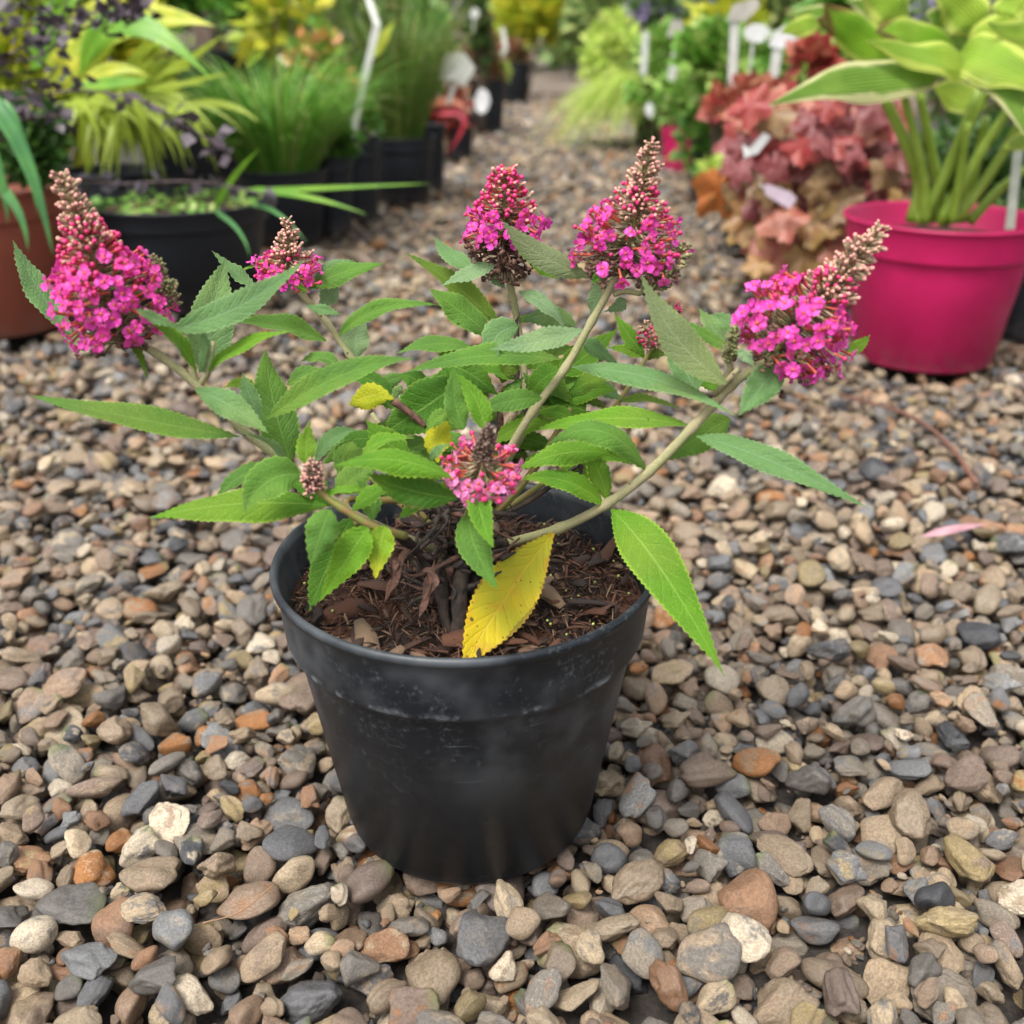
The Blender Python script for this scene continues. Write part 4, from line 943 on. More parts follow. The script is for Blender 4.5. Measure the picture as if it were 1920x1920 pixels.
def leafy(label, box, Y, mat, n=700, size=.035, aspect=.9, depth_r=None, cat='shrub', name='shrub', stems=6, root=None, stem_mat_=None, group=None, up=(0, -.3, 1), seed=0, clumps=14):
    """shrub or leafy plant filling the given picture box at distance Y, rooted at root"""
    r = np.random.default_rng(abs(seed+int(box[0])*7+int(box[1]))+1)
    x0, y0, x1, y1 = box; c = at((x0+x1)/2, (y0+y1)/2, Y); a = at(x0, (y0+y1)/2, Y); b = at((x0+x1)/2, y0, Y); bb = at((x0+x1)/2, y1, Y)
    rx = abs(a.x-c.x); rz = max((b.z-bb.z)/2, .03); ry = depth_r or rx
    if c.z-rz < .02: c.z = .02+rz
    t = thing(name, label, cat, root if root is not None else (c.x, Y, 0), group)
    P, D = clumped(n, c, (rx*1.1, ry, rz*1.1), r, clumps=clumps); P[:, 2] = np.maximum(P[:, 2], .01)
    V, F, R_ = leaf_cloud(P, D, size*r.uniform(.55, 1.2, n), aspect, r, up)
    build('foliage', V, F, mat, t, rv=R_, kind='stuff')
    rt = Vector(t.location); bg = Bag()
    for i in range(stems):
        e = Vector((c.x+rnd.uniform(-.6, .6)*rx, c.y+rnd.uniform(-.6, .6)*ry, c.z+rnd.uniform(-.2, .7)*rz)); m = (rt+e)/2+Vector((rnd.uniform(-1, 1)*.02, 0, .02))
        bg.add(tube([rt+Vector((rnd.uniform(-1, 1)*.01, 0, 0)), m, e], .004, .0015, 5, sub=3))
    bg.build('branches', [stem_mat_ or M_TWIG], t, kind='stuff' if stems > 1 else None)
    return t
M_TWIG = simple('twig_brown', (.12, .08, .05), .8, scale=100, bump=.3)
def ribbon(P0, d, L, w, droop, seg=7, twist=0.0, side=None):
    d = Vector(d).normalized(); s = (side or d.cross(Vector((0, 0, 1))))
    if s.length < .05: s = Vector((1, 0, 0))
    s.normalize(); s = s*math.cos(twist)+d.cross(s)*math.sin(twist); V = []
    hz = Vector((d.x, d.y, 0)); hz = hz.normalized() if hz.length > .05 else Vector((rnd.uniform(-1, 1), rnd.uniform(-1, 1), 0)).normalized()
    for i in range(seg+1):
        t = i/seg; p = Vector(P0)+d*(L*t)+hz*(L*droop*.45*t*t)-Vector((0, 0, L*droop*t*t*t*.9)); ww = w*.5*(min(1, .35+3*t))*(1-t**3)+.0002
        V += [p-s*ww, p+Vector((0, 0, -ww*.35)), p+s*ww]
    F = []
    for i in range(seg):
        a = i*3; F += [(a, a+1, a+4, a+3), (a+1, a+2, a+5, a+4)]
    return [tuple(v) for v in V], F, [0]*len(F)
def grass(label, root, n, L, w, spread, droop, mat, blades=0, cat='ornamental grass', name='grass_clump', lean=(0, 0, 0), rad=.04, seg=7, lj=.3, group=None):
    t = thing(name, label, cat, root, group); root = Vector(root); bg = Bag()
    for i in range(n+blades):
        a = rnd.uniform(0, 2*PI); sp = spread*math.sqrt(rnd.random()); d = Vector((math.cos(a)*sp+lean[0], math.sin(a)*sp+lean[1], 1+lean[2])); r_ = rad*math.sqrt(rnd.random())
        P = root+Vector((math.cos(a)*r_, math.sin(a)*r_, 0)); q = ribbon(P, d, L*rnd.uniform(1-lj, 1+lj*.5), w*rnd.uniform(.6, 1.2), droop*rnd.uniform(.6, 1.3), seg, rnd.uniform(-.6, .6))
        if i < blades: build('blade', q[0], q[1], mat, t, rv=[rnd.random()]*len(q[0]))
        else: bg.add(q, None, rnd.random())
    bg.build('blades', [mat], t, kind='stuff')
    return t
M_GR = rand_mat('fine_grass_green', [(0, (.06, .20, .02)), (.5, (.15, .36, .04)), (.85, (.26, .46, .08)), (1, (.45, .42, .16))])
M_GR2 = rand_mat('tall_grass_green', [(0, (.06, .15, .02)), (.6, (.13, .25, .04)), (1, (.28, .22, .07))])
M_HAK = rand_mat('variegated_grass_yellow', [(0, (.30, .38, .03)), (.5, (.58, .60, .14)), (1, (.68, .68, .30))])
M_LIME = rand_mat('lime_grass', [(0, (.32, .48, .06)), (.5, (.52, .66, .13)), (1, (.66, .70, .22))], transl=.4)
M_GREEN = rand_mat('foliage_green', [(0, (.04, .14, .015)), (.5, (.10, .26, .03)), (1, (.22, .38, .06))])
M_FRESH = rand_mat('foliage_fresh', [(0, (.12, .30, .03)), (.5, (.24, .44, .08)), (.8, (.42, .56, .14)), (1, (.60, .68, .28))])
M_DKGR = rand_mat('foliage_dark', [(0, (.02, .06, .012)), (.6, (.05, .12, .02)), (1, (.10, .19, .04))])
M_YEL = rand_mat('foliage_yellow', [(0, (.22, .34, .02)), (.5, (.48, .50, .04)), (1, (.66, .58, .06))])
M_PURP = rand_mat('foliage_purple', [(0, (.05, .040, .050)), (.6, (.10, .078, .095)), (1, (.16, .13, .155))], rough=.4, transl=.1)
M_RUST = rand_mat('foliage_rust', [(0, (.11, .07, .03)), (.4, (.22, .11, .06)), (.7, (.33, .12, .06)), (1, (.16, .22, .06))])
M_ORNG = rand_mat('foliage_orange_mixed', [(0, (.10, .24, .03)), (.4, (.22, .38, .05)), (.6, (.60, .25, .08)), (.8, (.66, .33, .14)), (.92, (.55, .50, .10)), (1, (.8, .8, .72))])
M_FAR = rand_mat('foliage_far_mixed', [(0, (.09, .16, .05)), (.4, (.18, .28, .08)), (.7, (.28, .38, .12)), (.9, (.38, .42, .14)), (1, (.30, .16, .10))])
M_LAV = rand_mat('foliage_lavender', [(0, (.12, .22, .06)), (.6, (.16, .26, .08)), (.7, (.34, .26, .48)), (1, (.45, .36, .60))])
M_REDL = rand_mat('foliage_red', [(0, (.26, .03, .03)), (.6, (.38, .07, .05)), (1, (.42, .18, .10))])
M_TAG = simple('label_white_plastic', (.62, .63, .58), .45, scale=20, col2=(.52, .53, .48), transl=.15)
M_TAGG = simple('label_grey_plastic', (.42, .40, .35), .5, scale=20)
M_TAGW = simple('label_clean_white', (.88, .88, .88), .4, scale=20, transl=.2)

# left row of pots ---------------------------------------------------------------------------------
_, c, *_r = make_pot(-45, 640, 325, 372, M_POTT, 'terracotta coloured plastic pot cut off by the left edge', base_ratio=.80)
P_TERRA = c
_, c, *_r = make_pot(335, 592, 352, 402, M_POTB2, 'widest black pot on the left with seedlings on its soil')
P_BIG = c
def small_leaf(name, parent, mat, pts, size, aspect=1.0):
    pass
# seedlings in the wide pot
n = 190; ang = rng.uniform(0, 2*PI, n); rr = _r[0]*.86*np.sqrt(rng.random(n)); P = np.stack([c.x+rr*np.cos(ang), c.y+rr*np.sin(ang), c.z+.004+rng.random(n)*.016], 1)
sd_ = thing('seedlings', 'low bright green seedlings covering the soil of the widest left pot', 'seedlings', c)
V, F, R_ = leaf_cloud(P, np.stack([np.cos(ang*3), np.sin(ang*5), .5+0*ang], 1), rng.uniform(.008, .022, n), 1.3); build('foliage', V, F, M_FRESH, sd_, rv=R_, kind='stuff')
_, c, *_r = make_pot(528, 462, 178, 326, M_POTB2, 'black pot holding the fine green grass on the left'); P3 = c
_, c, *_r = make_pot(618, 440, 90, 298, M_POTB2, 'narrow black pot tucked right of the fine grass pot'); P4 = c
_, c, *_r = make_pot(668, 415, 92, 272, M_POTB2, 'black pot with the leaning white stake label'); P5 = c
_, c, *_r = make_pot(752, 382, 132, 262, M_POTB2, 'black pot holding the tallest green grass'); P6 = c
_, c, *_r = make_pot(806, 356, 62, 236, M_POTB2, 'small black pot behind the tall grass pot'); P7 = c
_, c, *_r = make_pot(375, 350, 330, 100, M_POTB2, 'large black tub behind the yellow striped grass', collar=.16); P8 = c
grass('fine green grass tuft spilling from its black pot on the left', P3, 1100, .36, .0036, .66, .40, M_GR, rad=.08, lj=.45)
grass('tallest upright green grass on the left of the path', P6, 620, .46, .004, .42, .25, M_GR2, rad=.06, lj=.4)
leafy('low green plant in the narrow pot beside the fine grass', (600, 225, 660, 300), P4.y, M_GREEN, 260, .03, root=P4, name='leafy_plant', cat='plant')
leafy('small plant with orange and white flowers behind the fine grass', (530, 50, 655, 250), 2.9, M_ORNG, 700, .035, aspect=1.3, cat='plant', name='flowering_plant', root=(at(590, 200, 2.9).x, 2.9, .02))
leafy('green and tan clump behind the leaning white stake', (650, 170, 715, 280), P5.y+.05, M_GREEN, 260, .03, root=P5, name='leafy_plant', cat='plant')
# striped yellow hakone grass arching out of its own pot
_, c, *_r = make_pot(215, 520, 190, 330, M_POTB2, 'black pot under the yellow striped grass'); PH = c
t = thing('striped_grass', 'yellow and green striped grass arching over the wide black pot', 'ornamental grass', (at(240, 250, 2.15).x, 2.15, at(240, 250, 2.15).z-.10))
for i in range(150):
    b = (rnd.gauss(215, 48), rnd.uniform(165, 215)); a_ = rnd.uniform(-.35, 1.35) if i % 6 else rnd.uniform(1.6, 2.7); Ln = rnd.uniform(95, 215)
    e = (b[0]+Ln*math.sin(a_), b[1]+Ln*math.cos(a_)*.72); m = (b[0]+(e[0]-b[0])*.58, b[1]+(e[1]-b[1])*.40-Ln*.10)
    y = rnd.uniform(1.95, 2.2)
    leaf(t, None, b, m, e, rnd.uniform(9, 17), 25, (y, y-.08), fold=12, serr=False, shape='blade', wave=.02, name='blade', mats=M_HAK, nc=1, nl=10)
# broad arching leaves over it
M_BROAD = simple('broad_leaf_green', (.12, .30, .02), .45, scale=15, col2=(.20, .40, .03), transl=.35)
M_BROADY = simple('broad_leaf_yellow', (.62, .60, .06), .5, scale=12, col2=(.36, .46, .04), transl=.35)
M_STRAP = simple('strap_leaf_green', (.055, .19, .055), .45, scale=30, col2=(.085, .25, .06), transl=.25)
t = thing('broad_leaved_plant', 'plant with broad lime and yellow leaves arching across the top left', 'plant', (at(110, 260, 1.9).x, 1.95, at(110, 330, 1.9).z))
leaf(t, None, (150, 140), (238, 42), (400, 155), 58, 25, (1.85, 1.75), serr=False, mats=M_BROAD, wave=.03)
leaf(t, None, (120, 110), (250, 38), (405, 50), 62, 20, (1.95, 1.9), serr=False, mats=M_BROADY, wave=.06)
leaf(t, None, (90, 185), (130, 110), (170, 60), 60, 10, (2.0, 2.0), serr=False, mats=M_BROADY, shape='ovate')
leaf(t, None, (80, 90), (105, 20), (185, -20), 50, 10, (2.0, 2.0), serr=False, mats=M_BROAD, shape='ovate')
leaf(t, None, (150, 165), (210, 130), (285, 145), 26, 20, (1.9, 1.9), serr=False, mats=M_BROADY)
leaf(t, None, (60, 130), (90, 60), (95, 0), 50, 10, (2.05, 2.05), serr=False, mats=M_BROAD, shape='ovate')
leaf(t, None, (100, 180), (160, 40), (260, -10), 45, 20, (2.1, 2.1), serr=False, mats=M_BROADY, shape='ovate')
leaf(t, None, (130, 160), (220, 155), (280, 150), 22, 25, (1.85, 1.8), serr=False, mats=M_BROAD)
leafy('mixed yellow green shrub in the upper left corner', (-80, -60, 230, 260), 2.3, M_YEL, 1000, .075, name='shrub', root=(at(40, 300, 2.3).x, 2.3, .0))
# strap leaves (maize-like) at the left edge
t = thing('strap_leaved_plant', 'dark green strap leaves hanging over the terracotta pot', 'plant', P_TERRA)
for (a, m, b, w, y) in (((-40, 170), (40, 280), (100, 480), 38, 1.45), ((-50, 300), (25, 380), (52, 470), 22, 1.46), ((-30, 240), (20, 215), (70, 400), 30, 1.5), ((-60, 210), (-10, 300), (15, 420), 30, 1.48)):
    leaf(t, None, a, m, b, w, 20, (y, y-.06), serr=False, shape='blade', mats=M_STRAP, name='strap_leaf', wave=.03)
for (a, m, b, w, y) in (((400, 395), (440, 330), (488, 278), 14, 1.7), ((470, 358), (620, 352), (805, 344), 11, 1.75), ((455, 355), (570, 368), (688, 402), 13, 1.7), ((470, 385), (520, 400), (575, 455), 9, 1.6), ((400, 395), (445, 430), (468, 480), 9, 1.55)):
    leaf(t, None, a, m, b, w, 15, (y+.05, y-.05), serr=False, shape='blade', mats=M_BROAD if w > 9 else M_STRAP, name='strap_leaf', wave=.01)
leafy('dark mounded foliage under the strap leaves in the terracotta pot', (-60, 200, 150, 345), 1.75, M_DKGR, 700, .03, root=P_TERRA, name='leafy_plant', cat='plant')
# purple-leaved shrub: twigs with small round leaves
pt = thing('purple_leaved_shrub', 'dark purple leaved twiggy shrub reaching in from the top left', 'shrub', (at(-60, 330, 1.75).x, 1.8, at(-60, 330, 1.8).z-.1))
paths = [((-60, 200), (40, 185), (150, 170), (270, 190), (340, 230), (420, 280)), ((-60, 150), (30, 95), (100, 60), (130, -10)), ((-40, 120), (60, 110), (120, 75), (200, 30), (260, 0)),
         ((-60, 60), (30, 50), (100, 40), (190, 20)), ((-60, 230), (60, 220), (120, 215)), ((150, 335), (210, 345), (330, 340), (410, 345), (500, 365)), ((0, 250), (60, 190), (110, 120)), ((-60, 20), (20, 10), (80, 20)), ((250, -10), (262, 10), (270, 30)), ((230, -20), (215, 20), (190, 60))]
tw = Bag(); pts, dirs = [], []
for pth in paths:
    P = [at(x, y, 1.55 if pth[0][1] < 300 else 1.62) for x, y in pth]; tw.add(tube(P, .0022, .0012, 5)); Q = catmull(P, 6)
    for q in Q:
        for _ in range(rnd.choice([1, 1, 2, 2])): pts.append(q+Vector((rnd.uniform(-1, 1), rnd.uniform(-1, 1), rnd.uniform(-1, 1)))*.012); dirs.append((rnd.uniform(-1, 1), rnd.uniform(-1, 1), rnd.uniform(-.8, .8)))
V, F, R_ = leaf_cloud(np.array(pts), np.array(dirs), rng.uniform(.016, .028, len(pts)), 1.2); build('foliage', V, F, M_PURP, pt, rv=R_, kind='stuff')
tw.build('twigs', [simple('twig_purple', (.13, .085, .085), .6)], pt, kind='stuff')
# wooden post, stakes and labels
def box_tpl(sx, sy, sz): 
    V = [(x*sx/2, y*sy/2, z*sz/2) for x in (-1, 1) for y in (-1, 1) for z in (-1, 1)]
    return V, [(0, 1, 3, 2), (4, 6, 7, 5), (0, 4, 5, 1), (2, 3, 7, 6), (0, 2, 6, 4), (1, 5, 7, 3)], [0]*6
def post(px, w_px, Y, h, mat, label, name='wooden_post', cat='post'):
    p = at(px, 60, Y); w = w_px*depth(p)/FPX; bg = Bag(); M = Matrix.Translation((p.x, Y, h/2-.01)); bg.add(box_tpl(w, w, h), M)
    o = bg.build(name, [mat], None, smooth=False); o['label'] = label; o['category'] = cat; 
    bv = o.modifiers.new('bevel', 'BEVEL'); bv.width = w*.08; bv.segments = 2; return o
post(383, 34, 4.2, 1.5, simple('weathered_wood', (.20, .145, .11), .8, scale=30, bump=.4), 'brown wooden post rising behind the large black tub')
post(1335, 12, 6.0, 1.4, simple('blue_paint', (.09, .22, .45), .5), 'thin blue post far back on the right side', name='blue_post')
def stake_label(label, foot, top, Y, w, head=None, mat=M_TAG, hmat=None, group='plant labels on stakes', bend=None, head_w=None):
    """flat plastic stake from foot to top; head = quad of picture corners for the printed plate"""
    A, B = at(*foot, Y), at(*top, Y); t = thing('plant_label', label, 'plant label', A, group); ww = w*depth(A)/FPX/2; ax = (B-A).normalized(); s = ax.cross(Vector((0, 1, 0))).normalized(); th = Vector((0, .0012, 0))
    pts = [A, B] if bend is None else [A, B, at(*bend, Y+.03)]
    V = []
    for i, p in enumerate(pts):
        for q in (-1, 1):
            for k in (-1, 1): V.append(tuple(p+s*ww*q+th*k))
    F = []
    for i in range(len(pts)-1):
        a = i*4; F += [(a, a+2, a+6, a+4), (a+1, a+5, a+7, a+3), (a, a+4, a+5, a+1), (a+2, a+3, a+7, a+6)]
    n = len(V)-4; F += [(0, 1, 3, 2), (n, n+2, n+3, n+1)]
    build('stake', V, F, mat, t, smooth=False)
    if head:
        V = [tuple(at(x, y, Y-.004)+th*k) for k in (-1, 1) for x, y in head]; m = len(head)
        F = [tuple(range(m)), tuple(reversed(range(m, 2*m)))]+[(i, i+m, (i+1) % m+m, (i+1) % m) for i in range(m)]
        build('label_plate', V, F, hmat or mat, t, smooth=False)
    return t
def oval(cx, cy, a, b, rot=0, n=12): return [(cx+a*math.cos(q)*math.cos(rot)-b*math.sin(q)*math.sin(rot), cy+a*math.cos(q)*math.sin(rot)+b*math.sin(q)*math.cos(rot)) for q in [2*PI*i/n for i in range(n)]]
stake_label('tall white stake label leaning in front of the tallest grass, its top bent over', (658, 262), (707, 45), P5.y-.05, 13, bend=(690, -5))
leaf(thing('yellow_leaf', 'pale yellow leaf standing behind the leaning white stake', 'leaf', at(690, 120, P5.y+.03)), None, (690, 110), (712, 80), (742, 38), 28, 10, (P5.y, P5.y), serr=False, mats=M_BROADY)
stake_label('white folded label in front of the red leaved plant', (840, 195), (852, 160), 3.4, 9, head=[(816, 150), (838, 98), (872, 100), (892, 128), (870, 165), (852, 150)])
stake_label('small white label hanging by the left edge of the path', (898, 175), (903, 165), 4.0, 5, head=oval(904, 190, 15, 24, .1, 8), hmat=M_TAGW)
stake_label('thin bent label strip standing in the far left row', (937, 115), (948, 90), 5.5, 9, bend=(942, 52))
stake_label('round white label high in the far left row', (888, 60), (888, 35), 5.0, 3, head=oval(890, 25, 9, 11))
# red-leaved plant and the pots further up the left row
_, c, *_r = make_pot(860, 300, 62, 215, M_POTB2, 'black pot under the red leaved plant'); q = c
leafy('red leaved plant drooping beside the path on the left', (805, 180, 875, 240), q.y, M_REDL, 200, .075, aspect=.6, root=q, name='red_leaved_plant', cat='plant', clumps=8)
t = thing('red_strap_plant', 'red strap leaves curling down onto the gravel at the left', 'plant', (q.x, q.y-.08, q.z))
leaf(t, None, (818, 215), (870, 222), (836, 292), 16, 10, (q.y-.15, q.y-.2), serr=False, shape='blade', mats=simple('strap_red', (.45, .03, .05), .5, transl=.2), name='strap_leaf')
leaf(t, None, (800, 200), (850, 190), (878, 215), 14, 10, (q.y-.15, q.y-.2), serr=False, shape='blade', mats=simple('strap_rust', (.40, .13, .06), .5, transl=.2), name='strap_leaf')
ROWL = [(915, 250, 70, 150, 'far black pot in the left row behind the hanging white label', (865, 40, 935, 190), M_RUST, 'rusty brown twiggy shrub in the far left row', 500, .05),
        (962, 192, 72, 118, 'farthest black pot at the left end of the path', (915, 70, 985, 130), M_RUST, 'low rust leaved plant in the farthest left pot', 260, .06),
        (790, 300, 90, 190, 'black pot hidden behind the tall grass on the left', (760, -20, 850, 170), M_GREEN, 'green shrub behind the tall grass', 500, .05)]
for px, yb, w_, yr, lb, bx, m_, l2, n_, s_ in ROWL:
    _, c, *_r = make_pot(px, yb, w_, yr, M_POTB2, lb); leafy(l2, bx, c.y, m_, n_, s_, root=c)
leafy('bright yellow green shrub at the end of the left row', (925, -30, 1055, 115), 8.2, M_YEL, 900, .11, root=(at(990, 100, 8.2).x, 8.2, 0))
leafy('dark narrow conifer beside the rusty shrub', (885, -40, 920, 140), 5.2, M_DKGR, 500, .04, root=(at(903, 100, 5.2).x, 5.2, 0), name='conifer', cat='tree')
leafy('lime tufted plant in front of the farthest left pot', (915, 120, 950, 150), 5.4, M_LIME, 120, .05, root=(at(932, 150, 5.4).x, 5.4, .1), name='leafy_plant', cat='plant')
leafy('green bush filling the gap behind the fine grass', (400, -60, 560, 90), 3.8, M_GREEN, 700, .06, root=(at(480, 100, 3.8).x, 3.8, 0))
leafy('yellow leaved bush behind the orange flowers', (470, -40, 620, 110), 3.4, M_YEL, 160, .08, root=(at(545, 200, 3.4).x, 3.4, 0))
leafy('olive green bush behind the purple shrub', (190, -80, 420, 60), 3.9, M_GREEN, 900, .06, root=(at(300, 100, 3.9).x, 3.9, 0))
leafy('tall mixed green shrub behind the left pots', (560, -90, 800, 60), 5.0, M_FAR, 1200, .08, root=(at(680, 100, 5.0).x, 5.0, 0))
leafy('dark bush deep in the left corner', (-200, -60, 200, 260), 3.2, M_DKGR, 1000, .09, root=(at(0, 200, 3.2).x, 3.2, 0))

# right row ------------------------------------------------------------------------------------------
_, cR, RR, hR, _s = make_pot(1765, 703, 362, 437, M_POTR, 'large magenta plastic pot holding the variegated hosta at the right', base_ratio=.72, seg=72, collar=.23, soil_drop=.17)
def hosta_mat(name, c1, c2, rimc, tip=None):
    t = NT(name); uv = t.n('UVMap').outputs[0]; sp = t.n('SeparateXYZ'); t.l(uv, sp.inputs[0]); u, v = sp.outputs[0], sp.outputs[1]
    au = t.math('ABSOLUTE', t.math('SUBTRACT', t.math('MULTIPLY', u, 2), 1)); tc = t.n('TexCoord').outputs['Object']; nz = t.noise(tc, 14, 3)
    c = t.mix(t.sstep(nz, .4, .6), c1, c2); e = t.sstep(t.math('ADD', au, t.math('MULTIPLY', t.math('SUBTRACT', nz, .5), .9)), .62, .80)
    c = t.mix(e, c, rimc)
    ln = t.math('ABSOLUTE', t.math('SINE', t.math('MULTIPLY', au, 20)))
    c = t.mix(t.math('MULTIPLY', t.math('SUBTRACT', 1.0, t.sstep(ln, 0, .5)), .45), c, t.mix(1.0, c, (.6, .7, .5), 'MULTIPLY'))
    if tip: c = t.mix(t.math('MULTIPLY', t.sstep(t.math('ADD', v, t.math('MULTIPLY', au, .3)), .80, 1.0), .9), c, tip)
    t.base(c); t.rough(.5); t.bump(ln, .7, .003); t.translucent(c, .4); return t.m
M_HOS1 = hosta_mat('hosta_leaf_cream_edge', (.22, .38, .05), (.17, .33, .035), (.76, .76, .36)); M_HOS2 = hosta_mat('hosta_leaf_green', (.36, .52, .05), (.28, .46, .04), (.58, .68, .12))
M_HOS3 = hosta_mat('hosta_leaf_brown_edge', (.22, .45, .02), (.30, .52, .04), (.50, .62, .10), tip=(.20, .09, .03))
M_PETI = simple('hosta_petiole', (.22, .33, .035), .4, scale=20, col2=(.30, .42, .06), transl=.15)
hos = thing('hosta', 'big variegated lime hosta growing in the large magenta pot', 'plant', cR)
for (a, m, e, w) in (((1712, 415), (1722, 330), (1650, 165), 30), ((1735, 418), (1730, 320), (1690, 160), 22), ((1775, 420), (1750, 300), (1722, 165), 24), ((1722, 418), (1770, 330), (1835, 170), 26), ((1760, 420), (1830, 300), (1900, 190), 26),
                     ((1800, 415), (1825, 330), (1850, 220), 24), ((1815, 418), (1880, 350), (1950, 300), 22), ((1785, 418), (1800, 330), (1815, 230), 20), ((1740, 418), (1790, 300), (1860, 150), 20), ((1790, 415), (1860, 320), (1930, 200), 24)):
    yy = cR.y+rnd.uniform(-.05, .05); P = [at(*a, yy), at(*m, yy-.01), at(*e, yy-.03)]; w *= depth(P[0])/FPX/2
    V, F, mi = tube(P, w*.95, w*.6, 10); build('petiole', V, F, M_PETI, hos)
for (a, m, e, w, r_, mt, y0, y1) in (((1760, 150), (1610, 150), (1440, 198), 82, 25, M_HOS1, 1.50, 1.30), ((1770, 145), (1730, 118), (1620, 145), 60, 35, M_HOS1, 1.55, 1.48), ((1840, 120), (1740, 105), (1620, 75), 60, 45, M_HOS2, 1.50, 1.42),
                           ((1660, 80), (1590, 55), (1530, 35), 70, 15, M_HOS3, 1.6, 1.5), ((1700, 130), (1600, 60), (1545, 5), 75, 10, M_HOS3, 1.55, 1.5), ((1790, 90), (1700, 60), (1640, 62), 60, 25, M_HOS3, 1.6, 1.5), ((1540, 40), (1500, 50), (1462, 62), 40, 20, M_HOS2, 1.62, 1.58),
                           ((1700, 70), (1640, 20), (1590, 5), 60, 30, M_HOS1, 1.75, 1.7), ((1830, 95), (1775, 45), (1735, 30), 80, 20, M_HOS1, 1.65, 1.6), ((1815, 130), (1880, 60), (1960, 50), 90, 20, M_HOS2, 1.6, 1.5), ((1800, 100), (1870, 115), (1990, 190), 95, 25, M_HOS2, 1.45, 1.35),
                           ((1830, 140), (1885, 160), (1930, 270), 70, 15, M_HOS1, 1.45, 1.35), ((1990, 20), (1920, 60), (1850, 40), 60, 15, M_HOS2, 1.5, 1.4), ((1990, 240), (1925, 262), (1880, 278), 44, 20, M_HOS2, 1.45, 1.38), ((1850, 200), (1790, 175), (1750, 165), 60, 20, M_HOS2, 1.65, 1.65),
                           ((1760, 120), (1690, 95), (1600, 90), 50, 30, M_HOS1, 1.6, 1.55), ((1880, 30), (1900, 5), (1960, -40), 60, 20, M_HOS2, 1.5, 1.5), ((1560, 20), (1520, 25), (1475, 30), 30, 20, M_HOS1, 1.7, 1.7), ((1840, 60), (1800, 10), (1740, -30), 90, 15, M_HOS2, 1.62, 1.6), ((1900, 160), (1940, 190), (1985, 260), 60, 20, M_HOS1, 1.4, 1.35), ((1700, 40), (1660, 5), (1600, -30), 80, 15, M_HOS2, 1.68, 1.66), ((1850, 90), (1900, 80), (1990, 100), 80, 25, M_HOS2, 1.52, 1.42)):
    leaf(hos, None, a, m, e, w, r_, (y0, y1), serr=False, mats=mt, shape='ovate', wave=.14, nc=4, fold=10, nl=22, curl=.35)
stake_label('long grey green stake standing in the magenta hosta pot', (1893, 430), (1912, 250), cR.y-.02, 17, mat=simple('label_weathered', (.42, .46, .38), .5))
stake_label('tilted white stake among the hosta leaf tips', (1660, 60), (1705, -10), 1.7, 9, mat=M_TAGW)
# heuchera mass: lobed leaves
def heuchera(label, box, Ys, n, cols, size, seed, root):
    t = thing('coral_bells', label, 'plant', root); r = random.Random(seed)
    for i in range(n):
        x, y = r.uniform(box[0], box[2]), r.uniform(box[1], box[3]); Yc = Ys[0]+(Ys[1]-Ys[0])*r.random()
        if r.random() < .5: y = box[1]+(y-box[1])*.8
        c = at(x, y, Yc); R = size*r.uniform(.6, 1.15); N = Vector((r.uniform(-.7, .5), -1, r.uniform(-.1, 1.1))).normalized(); Fm = frame(N, Vector((r.uniform(-1, 1), 0, -1)))
        V, F = [tuple(c)], []; K = 36; ph = r.uniform(0, 6)
        for j in (1, 2, 3):
            for k in range(K):
                a = 2*PI*k/K; lobe = 1+.22*math.cos(5*a+PI)+.09*math.cos(15*a+1); 
                if abs(((a+PI) % (2*PI))-PI) < .01: pass
                notch = 1-.75*math.exp(-((a-PI)/.28)**2); rr = R*lobe*notch*(j/3)
                z = R*(.10*math.sin(5*a+ph)*(j/3)**2-.18*(j/3)**2+.05*r.uniform(-1, 1)*(j/3))
                V.append(tuple(c+Fm.col[0]*(rr*math.cos(a))+Fm.col[1]*(rr*math.sin(a))+N*z))
        for k in range(K): F.append((0, 1+k, 1+(k+1) % K))
        for j in range(2):
            for k in range(K):
                a, b = 1+j*K+k, 1+j*K+(k+1) % K; F.append((a, a+K, b+K, b))
        UVv = [(.5, 0)]+[(.5, j/3) for j in (1, 2, 3) for k in range(K)]
        g = (y-box[1])/(box[3]-box[1]); cm = cols[max(0, min(len(cols)-1, int((g*.85+r.random()*.42-.10 if r.random() < .8 else r.random())*len(cols))))]
        build('leaf', V, F, cm, t, uv=UVv)
    return t
def heu_mat(name, a, b, vein):
    t = NT(name); tc = t.n('TexCoord').outputs['Object']; n = t.noise(tc, 45, 4, .6); oi = t.n('ObjectInfo').outputs['Random']
    vo = t.n('TexVoronoi', feature='DISTANCE_TO_EDGE'); t.l(tc, vo.inputs['Vector']); vo.inputs['Scale'].default_value = 90
    c = t.mix(t.sstep(n, .35, .65), a, b); c = t.mix(t.math('MULTIPLY', t.math('SUBTRACT', 1.0, t.sstep(vo.outputs[0], 0, .12)), .5), c, vein)
    c = t.mix(t.math('MULTIPLY', oi, .4), c, t.mix(1.0, c, (.6, .55, .5), 'MULTIPLY')); t.base(c); t.rough(.45); t.bump(vo.outputs[0], .4, .002); t.translucent(c, .3); return t.m
HC = [heu_mat('heuchera_salmon', (.50, .24, .15), (.40, .12, .085), (.40, .05, .04)), heu_mat('heuchera_crimson', (.33, .035, .045), (.40, .09, .07), (.20, .02, .02)), heu_mat('heuchera_rose', (.36, .13, .13), (.22, .04, .045), (.15, .02, .02)),
      heu_mat('heuchera_maroon', (.17, .035, .03), (.26, .08, .06), (.1, .02, .02)), heu_mat('heuchera_olive_tan', (.36, .24, .11), (.24, .14, .07), (.2, .1, .05)), heu_mat('heuchera_gold', (.42, .29, .10), (.36, .18, .07), (.36, .18, .08))]
